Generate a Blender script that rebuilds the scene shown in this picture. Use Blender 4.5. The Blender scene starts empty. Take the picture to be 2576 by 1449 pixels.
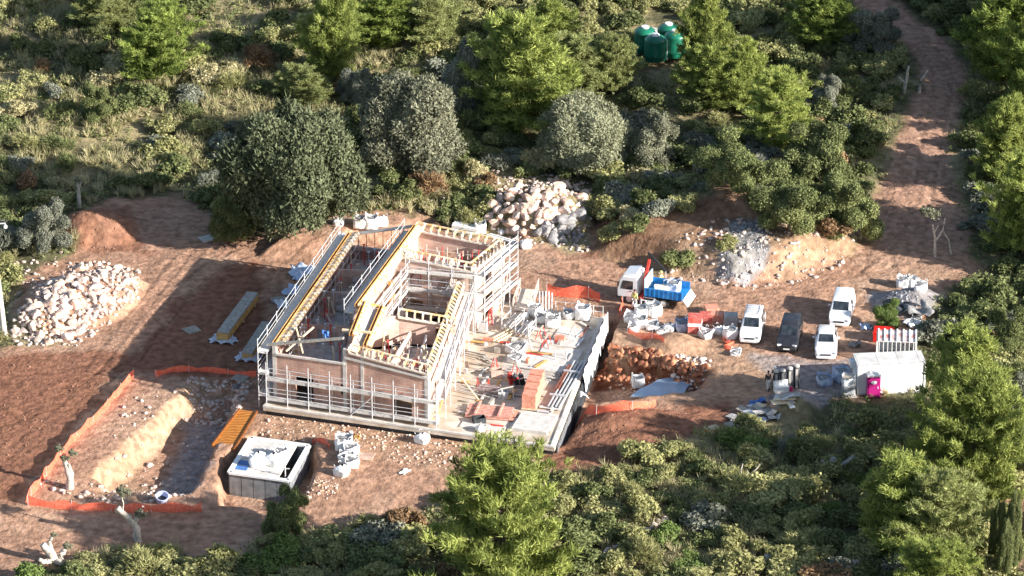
import bpy, bmesh, math, random
import numpy as np
from mathutils import Vector, Matrix, Euler
SC = bpy.context.scene
COL = SC.collection
rad = math.radians
# ---------------- camera, sky, sun, exposure ----------------
PITCH = rad(25.0); DIST = 390.0
CAMP = Vector((0, -DIST*math.cos(PITCH), DIST*math.sin(PITCH)))
cam = bpy.data.cameras.new('camera'); cam.sensor_width = 36; cam.lens = 162.1
cam.clip_start = 1.0; cam.clip_end = 4000
camo = bpy.data.objects.new('camera', cam); COL.objects.link(camo)
camo.location = CAMP; camo.rotation_euler = (math.pi/2 - PITCH, 0, 0)
SC.camera = camo
SUN_EL = rad(21.0); SUN_AZ = rad(116.0)           # azimuth clockwise from +Y
SUND = Vector((math.sin(SUN_AZ)*math.cos(SUN_EL), math.cos(SUN_AZ)*math.cos(SUN_EL), math.sin(SUN_EL)))
world = bpy.data.worlds.new('World'); SC.world = world; world.use_nodes = True
wn = world.node_tree.nodes; wl = world.node_tree.links
bg = wn.get('Background') or wn.new('ShaderNodeBackground')
sky = wn.new('ShaderNodeTexSky'); sky.sky_type = 'NISHITA'; sky.sun_disc = False
sky.sun_elevation = SUN_EL; sky.sun_rotation = SUN_AZ
wl.new(sky.outputs[0], bg.inputs[0]); bg.inputs[1].default_value = 0.088
sl = bpy.data.lights.new('sun', 'SUN'); sl.energy = 5.0; sl.angle = rad(0.5); sl.color = (1.0, 0.945, 0.88)
so = bpy.data.objects.new('sun', sl); COL.objects.link(so); so.location = (60, -30, 60)
so.rotation_euler = (-SUND).to_track_quat('-Z', 'Y').to_euler()
SC.view_settings.view_transform = 'Standard'; SC.view_settings.look = 'None'
SC.view_settings.gamma = 1.0; SC.view_settings.use_curve_mapping = False
SC.view_settings.exposure = 1.30
SC.cycles.max_bounces = 5; SC.cycles.diffuse_bounces = 3; SC.cycles.transparent_max_bounces = 8

# ---------------- pixel of the photo -> point in the place ----------------
FPX = 11600.0
FW = np.array([0, math.cos(PITCH), -math.sin(PITCH)]); UP = np.array([0, math.sin(PITCH), math.cos(PITCH)])
CP = np.array(CAMP)
def ray(px, py): return FW*FPX + np.array([px-1288.0, 0, 0]) + UP*(724.5-py)
def W(px, py, z=0.0):
    d = ray(px, py); return CP + (z-CP[2])/d[2]*d
def topix(x, y, z):
    q = np.stack([x-CP[0], y-CP[1], z-CP[2]], -1); w = q@FW
    return 1288+FPX*q[..., 0]/w, 724.5-FPX*(q@UP)/w

# ---------------- materials ----------------
def mat(name, col, rough=0.85, col2=None, nscale=3.0, ndet=5.0, bump=0.0, bscale=None, metal=0.0, wave=None, attr=None, rnd=0.0, lo=0.35, hi=0.65, spec=0.3):
    m = bpy.data.materials.new(name); m.use_nodes = True
    n = m.node_tree.nodes; l = m.node_tree.links; b = n['Principled BSDF']
    b.inputs['Roughness'].default_value = rough; b.inputs['Metallic'].default_value = metal
    b.inputs['Specular IOR Level'].default_value = spec
    b.inputs['Base Color'].default_value = (*col, 1)
    tc = n.new('ShaderNodeTexCoord'); out = None
    if col2 is not None:
        t = n.new('ShaderNodeTexNoise'); t.inputs['Scale'].default_value = nscale; t.inputs['Detail'].default_value = ndet
        l.new(tc.outputs['Object'], t.inputs['Vector'])
        fac = t.outputs['Fac']
        if wave:
            w = n.new('ShaderNodeTexWave'); w.wave_type = 'BANDS'; w.bands_direction = wave[0]; w.inputs['Scale'].default_value = wave[1]
            w.inputs['Distortion'].default_value = wave[2]; l.new(tc.outputs['Object'], w.inputs['Vector'])
            mx = n.new('ShaderNodeMath'); mx.operation = 'MULTIPLY_ADD'; l.new(w.outputs['Fac'], mx.inputs[0]); mx.inputs[1].default_value = 0.5
            h = n.new('ShaderNodeMath'); h.operation = 'MULTIPLY'; l.new(t.outputs['Fac'], h.inputs[0]); h.inputs[1].default_value = 0.6
            l.new(h.outputs[0], mx.inputs[2]); fac = mx.outputs[0]
        r = n.new('ShaderNodeValToRGB'); r.color_ramp.elements[0].color = (*col, 1); r.color_ramp.elements[1].color = (*col2, 1)
        r.color_ramp.elements[0].position = lo; r.color_ramp.elements[1].position = hi
        l.new(fac, r.inputs[0]); out = r.outputs[0]
    if attr:
        a = n.new('ShaderNodeVertexColor'); a.layer_name = attr
        if out is None: out = a.outputs['Color']
        else:
            mm = n.new('ShaderNodeMix'); mm.data_type = 'RGBA'; mm.blend_type = 'MULTIPLY'; mm.inputs[0].default_value = 1
            l.new(a.outputs['Color'], mm.inputs[6]); l.new(out, mm.inputs[7]); out = mm.outputs[2]
    if rnd > 0:
        oi = n.new('ShaderNodeObjectInfo'); hs = n.new('ShaderNodeHueSaturation')
        mr = n.new('ShaderNodeMapRange'); mr.inputs[3].default_value = 1-rnd; mr.inputs[4].default_value = 1+rnd
        l.new(oi.outputs['Random'], mr.inputs[0]); l.new(mr.outputs[0], hs.inputs['Value'])
        if out is None: hs.inputs['Color'].default_value = (*col, 1)
        else: l.new(out, hs.inputs['Color'])
        out = hs.outputs[0]
    if out is not None: l.new(out, b.inputs['Base Color'])
    if bump > 0:
        t2 = n.new('ShaderNodeTexNoise'); t2.inputs['Scale'].default_value = bscale or nscale*2; t2.inputs['Detail'].default_value = 6
        l.new(tc.outputs['Object'], t2.inputs['Vector'])
        bp = n.new('ShaderNodeBump'); bp.inputs['Strength'].default_value = 1; bp.inputs['Distance'].default_value = bump
        l.new(t2.outputs['Fac'], bp.inputs['Height']); l.new(bp.outputs[0], b.inputs['Normal'])
    return m
def leafmat(name, dark, light, trans=0.25, rnd=0.12):
    m = bpy.data.materials.new(name); m.use_nodes = True
    n = m.node_tree.nodes; l = m.node_tree.links
    n.remove(n['Principled BSDF']); o = n['Material Output']
    a = n.new('ShaderNodeVertexColor'); a.layer_name = 'tint'
    r = n.new('ShaderNodeValToRGB'); r.color_ramp.elements[0].color = (*dark, 1); r.color_ramp.elements[1].color = (*light, 1)
    l.new(a.outputs['Color'], r.inputs[0])
    oi = n.new('ShaderNodeObjectInfo'); hs = n.new('ShaderNodeHueSaturation')
    mr = n.new('ShaderNodeMapRange'); mr.inputs[3].default_value = 1-rnd; mr.inputs[4].default_value = 1+rnd
    l.new(oi.outputs['Random'], mr.inputs[0]); l.new(mr.outputs[0], hs.inputs['Value']); l.new(r.outputs[0], hs.inputs['Color'])
    d = n.new('ShaderNodeBsdfDiffuse'); t = n.new('ShaderNodeBsdfTranslucent'); mx = n.new('ShaderNodeMixShader')
    mx.inputs[0].default_value = trans
    l.new(hs.outputs[0], d.inputs[0]); l.new(hs.outputs[0], t.inputs[0])
    l.new(d.outputs[0], mx.inputs[1]); l.new(t.outputs[0], mx.inputs[2]); l.new(mx.outputs[0], o.inputs[0])
    return m

# ---------------- mesh helpers ----------------
def link(name, me, m=None, parent=None, loc=None, rot=None):
    o = bpy.data.objects.new(name, me); COL.objects.link(o)
    if m is not None and me is not None and not me.materials: me.materials.append(m)
    if parent is not None: o.parent = parent
    if loc is not None: o.location = loc
    if rot is not None: o.rotation_euler = rot
    return o
def tag(o, label=None, cat=None, group=None, kind=None):
    if label: o['label'] = label
    if cat: o['category'] = cat
    if group: o['group'] = group
    if kind: o['kind'] = kind
    return o
def thing(name, label, cat, loc=(0, 0, 0), rz=0.0, group=None):
    o = bpy.data.objects.new(name, None); COL.objects.link(o); o.empty_display_size = 0.3
    o.location = loc; o.rotation_euler = (0, 0, rz)
    return tag(o, label, cat, group)
def dup(root, loc, rz=0.0, label=None, group=None, scale=None):
    r = root.copy(); COL.objects.link(r); r.location = loc; r.rotation_euler = (root.rotation_euler[0], root.rotation_euler[1], rz)
    if scale is not None: r.scale = scale
    if label: r['label'] = label
    if group: r['group'] = group
    for ch in list(root.children):
        c = ch.copy(); COL.objects.link(c); c.parent = r
        for g in ch.children:
            d = g.copy(); COL.objects.link(d); d.parent = c
    return r
class MB:
    def __init__(s): s.v = []; s.f = []
    def add(s, vs, fs):
        k = len(s.v); s.v += [tuple(p) for p in vs]; s.f += [tuple(i+k for i in q) for q in fs]; return s
    def box(s, c, d, rz=0.0, M=None, taper=1.0):
        x, y, z = d[0]/2, d[1]/2, d[2]/2; t = taper
        P = [Vector(p) for p in ((-x, -y, -z), (x, -y, -z), (x, y, -z), (-x, y, -z), (-x*t, -y*t, z), (x*t, -y*t, z), (x*t, y*t, z), (-x*t, y*t, z))]
        R = M if M is not None else Matrix.Rotation(rz, 3, 'Z')
        return s.add([R@p+Vector(c) for p in P], [(0, 3, 2, 1), (4, 5, 6, 7), (0, 1, 5, 4), (1, 2, 6, 5), (2, 3, 7, 6), (3, 0, 4, 7)])
    def bx(s, x0, x1, y0, y1, z0, z1): return s.box(((x0+x1)/2, (y0+y1)/2, (z0+z1)/2), (abs(x1-x0), abs(y1-y0), abs(z1-z0)))
    def beam(s, p, q, w, h, roll=0.0):
        p = Vector(p); q = Vector(q); d = q-p
        M = d.to_track_quat('X', 'Z').to_matrix()
        return s.box((p+q)/2, (d.length, w, h), M=M)
    def tube(s, pts, rs, n=6, cap=True):
        pts = [Vector(p) for p in pts]
        if not hasattr(rs, '__len__'): rs = [rs]*len(pts)
        vs = []; fs = []
        for i, p in enumerate(pts):
            d = (pts[min(i+1, len(pts)-1)]-pts[max(i-1, 0)]).normalized()
            a = d.orthogonal().normalized() if abs(d.z) > .95 else d.cross(Vector((0, 0, 1))).normalized()
            b = d.cross(a)
            for k in range(n):
                t = 2*math.pi*k/n; vs.append(p+(a*math.cos(t)+b*math.sin(t))*rs[i])
        for i in range(len(pts)-1):
            for k in range(n):
                fs.append((i*n+k, i*n+(k+1) % n, (i+1)*n+(k+1) % n, (i+1)*n+k))
        if cap: fs.append(tuple(range(n-1, -1, -1))); fs.append(tuple((len(pts)-1)*n+k for k in range(n)))
        return s.add(vs, fs)
    def lathe(s, prof, c=(0, 0, 0), n=20):
        vs = []; fs = []; m = len(prof)
        for r, z in prof:
            for k in range(n):
                t = 2*math.pi*k/n; vs.append((c[0]+r*math.cos(t), c[1]+r*math.sin(t), c[2]+z))
        for i in range(m-1):
            for k in range(n): fs.append((i*n+k, i*n+(k+1) % n, (i+1)*n+(k+1) % n, (i+1)*n+k))
        fs.append(tuple(range(n-1, -1, -1))); fs.append(tuple((m-1)*n+k for k in range(n)))
        return s.add(vs, fs)
    def prism(s, poly, z0, z1):
        n = len(poly)
        zt = z1 if hasattr(z1, '__len__') else [z1]*n; zb = z0 if hasattr(z0, '__len__') else [z0]*n
        vs = [(p[0], p[1], zb[i]) for i, p in enumerate(poly)]+[(p[0], p[1], zt[i]) for i, p in enumerate(poly)]
        return s.add(vs, [tuple(range(n-1, -1, -1)), tuple(range(n, 2*n))]+[(i, (i+1) % n, n+(i+1) % n, n+i) for i in range(n)])
    def grid(s, fn, nu, nv):
        vs = [fn(i/nu, j/nv) for i in range(nu+1) for j in range(nv+1)]
        return s.add(vs, [(i*(nv+1)+j, (i+1)*(nv+1)+j, (i+1)*(nv+1)+j+1, i*(nv+1)+j+1) for i in range(nu) for j in range(nv)])
    def mesh(s, name, smooth=False):
        me = bpy.data.meshes.new(name); me.from_pydata(s.v, [], s.f); me.validate()
        if smooth:
            me.polygons.foreach_set('use_smooth', [True]*len(me.polygons))
            try: me.set_sharp_from_angle(angle=rad(smooth if smooth > 1 else 180))
            except Exception: pass
        me.update(); return me
    def build(s, name, m, parent=None, loc=None, rot=None, smooth=False, bevel=0.0):
        o = link(name, s.mesh(name, smooth), m, parent, loc, rot)
        if bevel > 0:
            b = o.modifiers.new('bevel', 'BEVEL'); b.width = bevel; b.segments = 2; b.limit_method = 'ANGLE'
        return o
def npmesh(name, V, F, tint=None, smooth=False):
    """V (n,3), F (m,k) arrays; tint (n,) 0..1 point attribute"""
    me = bpy.data.meshes.new(name); k = F.shape[1]
    me.vertices.add(len(V)); me.vertices.foreach_set('co', np.ascontiguousarray(V, np.float32).ravel())
    me.loops.add(F.size); me.loops.foreach_set('vertex_index', np.ascontiguousarray(F, np.int32).ravel())
    me.polygons.add(len(F)); me.polygons.foreach_set('loop_start', np.arange(0, F.size, k, dtype=np.int32))
    try: me.polygons.foreach_set('loop_total', np.full(len(F), k, np.int32))
    except Exception: pass
    if smooth: me.polygons.foreach_set('use_smooth', np.ones(len(F), bool))
    if tint is not None:
        a = me.color_attributes.new(name='tint', type='FLOAT_COLOR', domain='POINT')
        t = np.asarray(tint, np.float32)
        if t.ndim == 1: t = np.stack([t, t, t], -1)
        a.data.foreach_set('color', np.concatenate([t, np.ones((len(t), 1), np.float32)], 1).astype(np.float32).ravel())
    me.update(calc_edges=True); return me
# smooth value noise on numpy arrays
def vnoise(x, y, seed=0):
    def h(i, j):
        n = (i*374761393 + j*668265263 + seed*974711) & 0xffffffff
        n = ((n ^ (n >> 13))*1274126177) & 0xffffffff
        return ((n ^ (n >> 16)) & 0xffff)/65535.0
    xi = np.floor(x).astype(np.int64); yi = np.floor(y).astype(np.int64); fx = x-xi; fy = y-yi
    fx = fx*fx*(3-2*fx); fy = fy*fy*(3-2*fy)
    return (h(xi, yi)*(1-fx)+h(xi+1, yi)*fx)*(1-fy)+(h(xi, yi+1)*(1-fx)+h(xi+1, yi+1)*fx)*fy
def fbm(x, y, s, o=4, seed=0):
    t = 0; a = .5
    for i in range(o): t = t+a*vnoise(x/s, y/s, seed+i*17); a *= .5; s *= .5
    return t
def sstep(a): a = np.clip(a, 0, 1); return a*a*(3-2*a)
def sdpoly(x, y, P):
    """signed distance, positive inside"""
    P = np.asarray(P, float); d = np.full(x.shape, 1e9); ins = np.zeros(x.shape, bool)
    n = len(P)
    for i in range(n):
        a = P[i]; b = P[(i+1) % n]; e = b-a
        t = np.clip(((x-a[0])*e[0]+(y-a[1])*e[1])/(e@e), 0, 1)
        d = np.minimum(d, np.hypot(x-a[0]-t*e[0], y-a[1]-t*e[1]))
        c = ((a[1] > y) != (b[1] > y))
        if e[1] != 0: ins ^= c & (x < (y-a[1])*e[0]/e[1]+a[0])
    return np.where(ins, d, -d)
def PX(*pts, z=0.0): return [tuple(W(p[0], p[1], z)[:2]) for p in pts]
# ---------------- terrain: one sheet with the hill, pits, banks and mounds ----------------
rng = np.random.default_rng(7); random.seed(7)
def axis(a, b, step, far):
    inn = np.arange(a, b+1e-6, step); out = []; d = step*2; p = 0
    while p < far: p += d; out.append(p); d *= 1.5
    out = np.array(out); return np.concatenate([a-out[::-1], inn, b+out])
GXS = axis(-49, 51, 0.25, 2600); GYS = axis(-57, 82, 0.25, 2600)
GX, GY = np.meshgrid(GXS, GYS, indexing='xy')
def cvx(P, ws, x=None, y=None):
    x = GX if x is None else x; y = GY if y is None else y
    P = np.asarray(P, float); c = P.mean(0); r = np.ones(x.shape)
    wob = (fbm(x, y, 1.6, 3, 5)-.45)*1.0
    for i in range(len(P)):
        a = P[i]; b = P[(i+1) % len(P)]; e = b-a; n = np.array([-e[1], e[0]])/np.hypot(*e)
        if n@(c-a) < 0: n = -n
        w = ws[i] if hasattr(ws, '__len__') else ws
        r = np.minimum(r, sstep(((x-a[0])*n[0]+(y-a[1])*n[1]+wob*min(1, w*.6))/w))
    return r
def mound(px, py, h, rx, ry, rot=0.0, p=1.0):
    c = W(px, py); dx = GX-c[0]; dy = GY-c[1]; ca, sa = math.cos(rot), math.sin(rot)
    u = (dx*ca+dy*sa)/rx; v = (-dx*sa+dy*ca)/ry
    r = np.sqrt(u*u+v*v)*(1+.35*(fbm(GX, GY, 1.5, 3, 9)-.45))
    return h*np.clip(1-r, 0, 1)**p*(1.6-.6*np.clip(1-r, 0, 1))
def hillf(y): return min(40, 0.075*6*math.log1p(math.exp(min(60, (y-14)/6.0))))
def PXH(*pts):
    out = []
    for q in pts:
        z = 0
        for k in range(8): p = W(q[0], q[1], z); z = .5*z+.5*hillf(p[1])
        out.append((p[0], p[1]))
    return out
near = np.clip(1-np.hypot(GX, GY)/160, 0, 1)
hill = 0.075*np.log1p(np.exp((GY-14)/6.0))*6.0
hill = np.minimum(hill, 40)
Z = hill.copy()
Z += (fbm(GX, GY, 14, 4, 3)-.47)*1.2*sstep((GY-8)/14)
Z -= 0.9*sstep((-33-GY)/12)*(1-.5*sstep((GX-5)/10))          # the plot falls away towards the viewer
# banks and raised ground
BANK = PX((1470, 640), (1840, 728), (2010, 706), (2160, 640), (2235, 450), (1980, 330), (1480, 520))
fb = cvx(BANK, [2.6, 2.6, 3.2, 3.5, 9, 9, 5]); Z += 2.1*fb
fr = cvx(PX((625, 657), (835, 560), (1060, 562), (1100, 585), (1000, 640), (800, 660)), [.5, 1.5, 3, 3, 2.5, 3]); Z += 1.0*fr
MND = [(250, 585, 1.9, 3.6, 3.4, 0, .9), (1855, 560, 1.4, 4, 4, 0, 1), (1700, 868, .95, 2.6, 1.9, 0, .9), (2000, 1035, 1.5, 2.2, 2.6, 0, .8),
       (2300, 765, 1.1, 3.0, 2.8, 0, .8), (1360, 555, 2.9, 5.0, 4.6, 0, .8), (190, 765, 1.9, 6.8, 4.6, .75, .75), (1640, 1105, .9, 7, 4.4, .25, .8),
       (1560, 1065, .7, 5, 2.6, .25, 1), (130, 600, .7, 4, 5, 0, 1), (1000, 480, 1.0, 6, 8, 0, 1), (520, 985, .8, 2.2, 1.8, 0, 1)]
for q in MND: Z += mound(*q)
# pits
POOL = PX((498, 948), (640, 960), (606, 1040), (520, 1180), (492, 1243), (255, 1232), (222, 1197))
fp = cvx(POOL, [2.2, 1.2, .8, .8, 2.5, 2.0, 1.7]); Z -= 1.75*fp
BOXP = PX((548, 1150), (640, 1083), (792, 1108), (808, 1170), (760, 1262), (545, 1262))
fx = cvx(BOXP, [.7, .7, .7, .8, .9, .6]); Z = np.minimum(Z, np.where(fx > 0, Z*(1-fx)-1.75*fx, Z))
PITC = PX((1535, 795), (1512, 884), (1640, 906), (1790, 938), (1770, 985), (1640, 992), (1440, 1045), (1395, 1150), (1375, 1130), (1500, 800))
# trench beside the terrace + wedge shaped pit
T1 = PX((1518, 796), (1562, 796), (1522, 915), (1452, 1085), (1410, 1128), (1380, 1128))
ft = cvx(T1, [.5, .55, .5, .8, .8, .4]); 
P2 = PX((1500, 872), (1640, 897), (1800, 938), (1780, 985), (1640, 1000), (1470, 1026), (1430, 1004))
f2 = cvx(P2, [.55, .55, 1.5, 1.8, 2.0, 2.2, .6])
dep = np.interp(GX, [5, 8, 11.9, 15.2, 17.5], [2.6, 2.4, 1.6, 1.45, .7])
fpit = np.maximum(ft*2.5, f2*dep); Z -= fpit
# the house plot is level
FLAT = sdpoly(GX, GY, PX((640, 1040), (870, 600), (1270, 600), (1515, 805), (1385, 1140), (1150, 1115), (660, 1045)))
Z = np.where((FLAT > 0) & (fpit < .05) & (fx < .05), Z*(1-sstep(FLAT/1.2)), Z)
# ---- soil masks
def m(*pts, w=1.2, wob=1.6): 
    return sstep((sdpoly(GX, GY, PXH(*pts))+(fbm(GX, GY, 2.2, 4, 21)-.46)*wob*2)/w+.5)
SITE_PX = [(-80, 868), (60, 872), (170, 868), (30, 800), (60, 700), (180, 640), (150, 570), (225, 510), (420, 482), (560, 545), (640, 592), (820, 552), (900, 540), (1060, 548), (1150, 585), (1330, 600),
           (1480, 640), (1640, 690), (1850, 700), (2150, 640), (2205, 540), (2235, 440), (2385, 440), (2440, 600), (2480, 690), (2380, 745), (2330, 830), (2230, 880), (2330, 980), (2150, 1005), (2090, 1010), (1990, 1040), (1830, 1085),
           (1740, 1112), (1500, 1185), (1360, 1195), (1330, 1160), (1100, 1245), (1060, 1275), (900, 1300), (690, 1320), (560, 1400), (370, 1345), (200, 1380), (130, 1410), (0, 1449), (-80, 1449)]
site = m(*SITE_PX)
ROADL = [(2140, 660), (2190, 540), (2222, 440), (2255, 360), (2292, 270), (2320, 205), (2302, 145), (2248, 92), (2200, 50), (2135, -10)]
ROADR = [(2440, 690), (2424, 560), (2392, 450), (2396, 350), (2416, 270), (2428, 200), (2404, 125), (2350, 85), (2300, 45), (2240, -10)]
road = m(*(ROADL+ROADR[::-1]), wob=.7)
dirt = np.maximum(site, road)
dirt = np.maximum(dirt, .8*m((2480, 1170), (2576, 1160), (2576, 1449), (2500, 1449), (2470, 1300)))
dirt = np.maximum(dirt, .75*m((1480, 640), (1850, 735), (2150, 655), (2140, 600), (1860, 560), (1500, 560)))
dirt = np.maximum(dirt, .7*m((1770, 500), (1900, 500), (1930, 560), (1780, 580)))
def col3(c): return np.array(c)[None, None, :]
n1 = fbm(GX, GY, 5, 5, 31); n2 = fbm(GX, GY, 1.3, 4, 41); n3 = fbm(GX, GY, .5, 2, 51)
C_ = col3((.11, .105, .055))*(1-sstep((n1-.42)*6)[..., None]) + col3((.27, .225, .125))*sstep((n1-.42)*6)[..., None]
dcol = col3((.355, .210, .140))*(.80+.45*n2)[..., None]
dcol = dcol*(1-sstep((n1-.5)*5)*.5)[..., None] + col3((.46, .315, .22))*(sstep((n1-.5)*5)*.5)[..., None]
def over(base, c, a): return base*(1-a[..., None])+col3(c)*(.75+.5*n3)[..., None]*a[..., None]
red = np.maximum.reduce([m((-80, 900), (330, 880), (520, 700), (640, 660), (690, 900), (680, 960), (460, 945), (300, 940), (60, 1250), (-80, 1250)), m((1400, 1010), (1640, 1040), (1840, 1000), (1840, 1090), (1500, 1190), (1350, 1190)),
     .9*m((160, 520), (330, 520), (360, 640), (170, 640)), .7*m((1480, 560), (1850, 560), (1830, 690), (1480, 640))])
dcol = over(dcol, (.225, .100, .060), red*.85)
dcol = over(dcol, (.17, .062, .034), m((1500, 868), (1640, 893), (1800, 930), (1770, 948), (1640, 925), (1490, 915), w=.5, wob=.4))
pale = np.maximum.reduce([m((490, 950), (522, 968), (292, 1200), (222, 1197), w=.8, wob=.8), .8*m((1790, 940), (1900, 900), (2100, 1000), (1960, 1010), (1640, 1010)), .8*m((1540, 800), (1640, 850), (1860, 850), (1890, 900), (1780, 930), (1520, 880)),
     .7*m((2180, 640), (2360, 620), (2460, 690), (2300, 700)), .7*m((1920, 590), (2140, 640), (2000, 715), (1870, 700)), .55*m((660, 1040), (1160, 1110), (1130, 1190), (820, 1130), (650, 1090)), .5*m((250, 1240), (340, 1180), (500, 1160), (480, 1240)),
     .6*m((880, 440), (1230, 430), (1240, 560), (880, 540))])
dcol = over(dcol, (.40, .265, .17), pale*.7)
grav = np.maximum.reduce([m((1840, 615), (1920, 612), (1935, 680), (1880, 725), (1800, 710), w=.6, wob=.5), .9*m((2200, 740), (2360, 720), (2370, 790), (2220, 800), w=.6), .8*m((1930, 1000), (2060, 985), (2090, 1020), (1960, 1075), w=.5), .6*m((470, 1010), (580, 1030), (480, 1240), (400, 1240)), .6*m((1900, 900), (2160, 900), (2160, 1000), (1990, 990))])
dcol = over(dcol, (.30, .29, .29), grav)
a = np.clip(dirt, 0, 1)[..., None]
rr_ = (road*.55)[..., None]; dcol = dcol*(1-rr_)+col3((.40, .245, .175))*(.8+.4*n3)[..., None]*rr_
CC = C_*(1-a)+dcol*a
# low relief: ruts, clods
n5 = fbm(GX, GY, .9, 3, 71); n6 = np.abs(fbm(GX*1.0, GY*1.0, 2.4, 3, 81)-.44)
Z += ((n3-.36)*.13+(n2-.45)*.22+(n5-.44)*.07-.25*np.clip(.06-n6, 0, 1))*near*np.where(FLAT > -.5, .25, 1)
Z += (np.sin((GX*.35+GY*.94)*3.2+n1*9)*.05)*m((1380, 1040), (1840, 1010), (1840, 1090), (1500, 1185), (1360, 1190))*1.0
Z -= .06*np.maximum(0, np.cos((GX-39)*2.9))**6*road
def ruts(*pts, gauge=.85, depth=.055, w=.24):
    global Z, CC
    P = np.array(PXH(*pts)); best = np.full(GX.shape, 1e9); sd = np.zeros(GX.shape)
    for a, b in zip(P, P[1:]):
        e = b-a; L = np.hypot(*e); t_ = np.clip(((GX-a[0])*e[0]+(GY-a[1])*e[1])/(L*L), 0, 1); d = np.hypot(GX-a[0]-t_*e[0], GY-a[1]-t_*e[1]); best = np.minimum(best, d)
    wob = .18*(fbm(GX, GY, 3, 2, 91)-.45); g = np.abs(best-gauge+wob); k = sstep(1-g/w)*(.4+1.2*fbm(GX, GY, 2.0, 2, 92)); rim = sstep(1-np.abs(g-w*1.1)/(w*.8))
    k = k*dirt; Z = Z-depth*k+depth*.45*rim*dirt; CC = CC*(1-.22*np.clip(k, 0, 1))[..., None]*(1+.10*rim*dirt)[..., None]
for q in (((700, 590), (520, 680), (380, 830), (250, 960), (60, 1120), (-60, 1200)), ((760, 600), (560, 650), (420, 760), (330, 900), (180, 1000), (-60, 1080)), ((-60, 960), (150, 950), (330, 900), (440, 760)), ((-40, 1180), (30, 1120), (20, 1060), (-40, 1020)), ((1300, 640), (1420, 680), (1560, 725), (1750, 760), (1950, 740), (2130, 690), (2260, 560), (2310, 440)),
          ((1290, 655), (1450, 700), (1700, 775), (1900, 770), (2150, 720), (2300, 600), (2330, 440)), ((1840, 930), (2000, 890), (2150, 800), (2300, 640)), ((640, 1330), (400, 1310), (150, 1330), (-60, 1390)), ((1350, 1150), (1480, 1120), (1640, 1075), (1840, 1010)), ((1380, 1175), (1520, 1140), (1700, 1090), (1840, 1040)), ((840, 600), (760, 620), (680, 660), (640, 720)), ((2330, 440), (2350, 330), (2370, 240), (2370, 170), (2300, 85), (2200, 20))):
    ruts(*q); ruts(*q, gauge=.55, depth=.02, w=.15)
ny, nx = GX.shape
I = np.arange(ny*nx).reshape(ny, nx)
Fq = np.stack([I[:-1, :-1], I[:-1, 1:], I[1:, 1:], I[1:, :-1]], -1).reshape(-1, 4)
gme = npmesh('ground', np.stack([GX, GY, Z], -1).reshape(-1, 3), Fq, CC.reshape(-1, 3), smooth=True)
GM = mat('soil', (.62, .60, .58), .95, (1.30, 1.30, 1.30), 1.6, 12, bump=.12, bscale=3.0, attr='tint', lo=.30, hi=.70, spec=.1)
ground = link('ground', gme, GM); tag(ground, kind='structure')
def gz(x, y):
    i = int(np.clip(np.searchsorted(GXS, x)-1, 0, nx-2)); j = int(np.clip(np.searchsorted(GYS, y)-1, 0, ny-2))
    u = (x-GXS[i])/(GXS[i+1]-GXS[i]); v = (y-GYS[j])/(GYS[j+1]-GYS[j])
    return float((Z[j, i]*(1-u)+Z[j, i+1]*u)*(1-v)+(Z[j+1, i]*(1-u)+Z[j+1, i+1]*u)*v)
def gzn(x, y):
    i = np.clip(np.searchsorted(GXS, x)-1, 0, nx-2); j = np.clip(np.searchsorted(GYS, y)-1, 0, ny-2)
    u = (x-GXS[i])/(GXS[i+1]-GXS[i]); v = (y-GYS[j])/(GYS[j+1]-GYS[j])
    return (Z[j, i]*(1-u)+Z[j, i+1]*u)*(1-v)+(Z[j+1, i]*(1-u)+Z[j+1, i+1]*u)*v
def dirtn(x, y):
    i = np.clip(np.searchsorted(GXS, x), 0, nx-1); j = np.clip(np.searchsorted(GYS, y), 0, ny-1); return dirt[j, i]
def G(px, py):
    """the point of the ground seen at a photo pixel"""
    d = ray(px, py); d = d/np.linalg.norm(d); t0 = (14-CP[2])/d[2]; t = t0
    for k in range(400):
        p = CP+d*t
        if p[2] <= gz(p[0], p[1]): break
        t += .25
    for k in range(8):
        t -= .25/2**(k+1); p = CP+d*t
        if p[2] <= gz(p[0], p[1]): t -= 0
        else: t += .25/2**(k)*.5
    p = CP+d*t; return Vector((p[0], p[1], gz(p[0], p[1])))
# water standing in the pit and the track leading away
wb = MB(); c0 = [W(*q, -1.55) for q in ((1598, 985), (1640, 952), (1700, 936), (1752, 942), (1740, 975), (1700, 992), (1640, 996))]
ZW = -1.22
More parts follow.
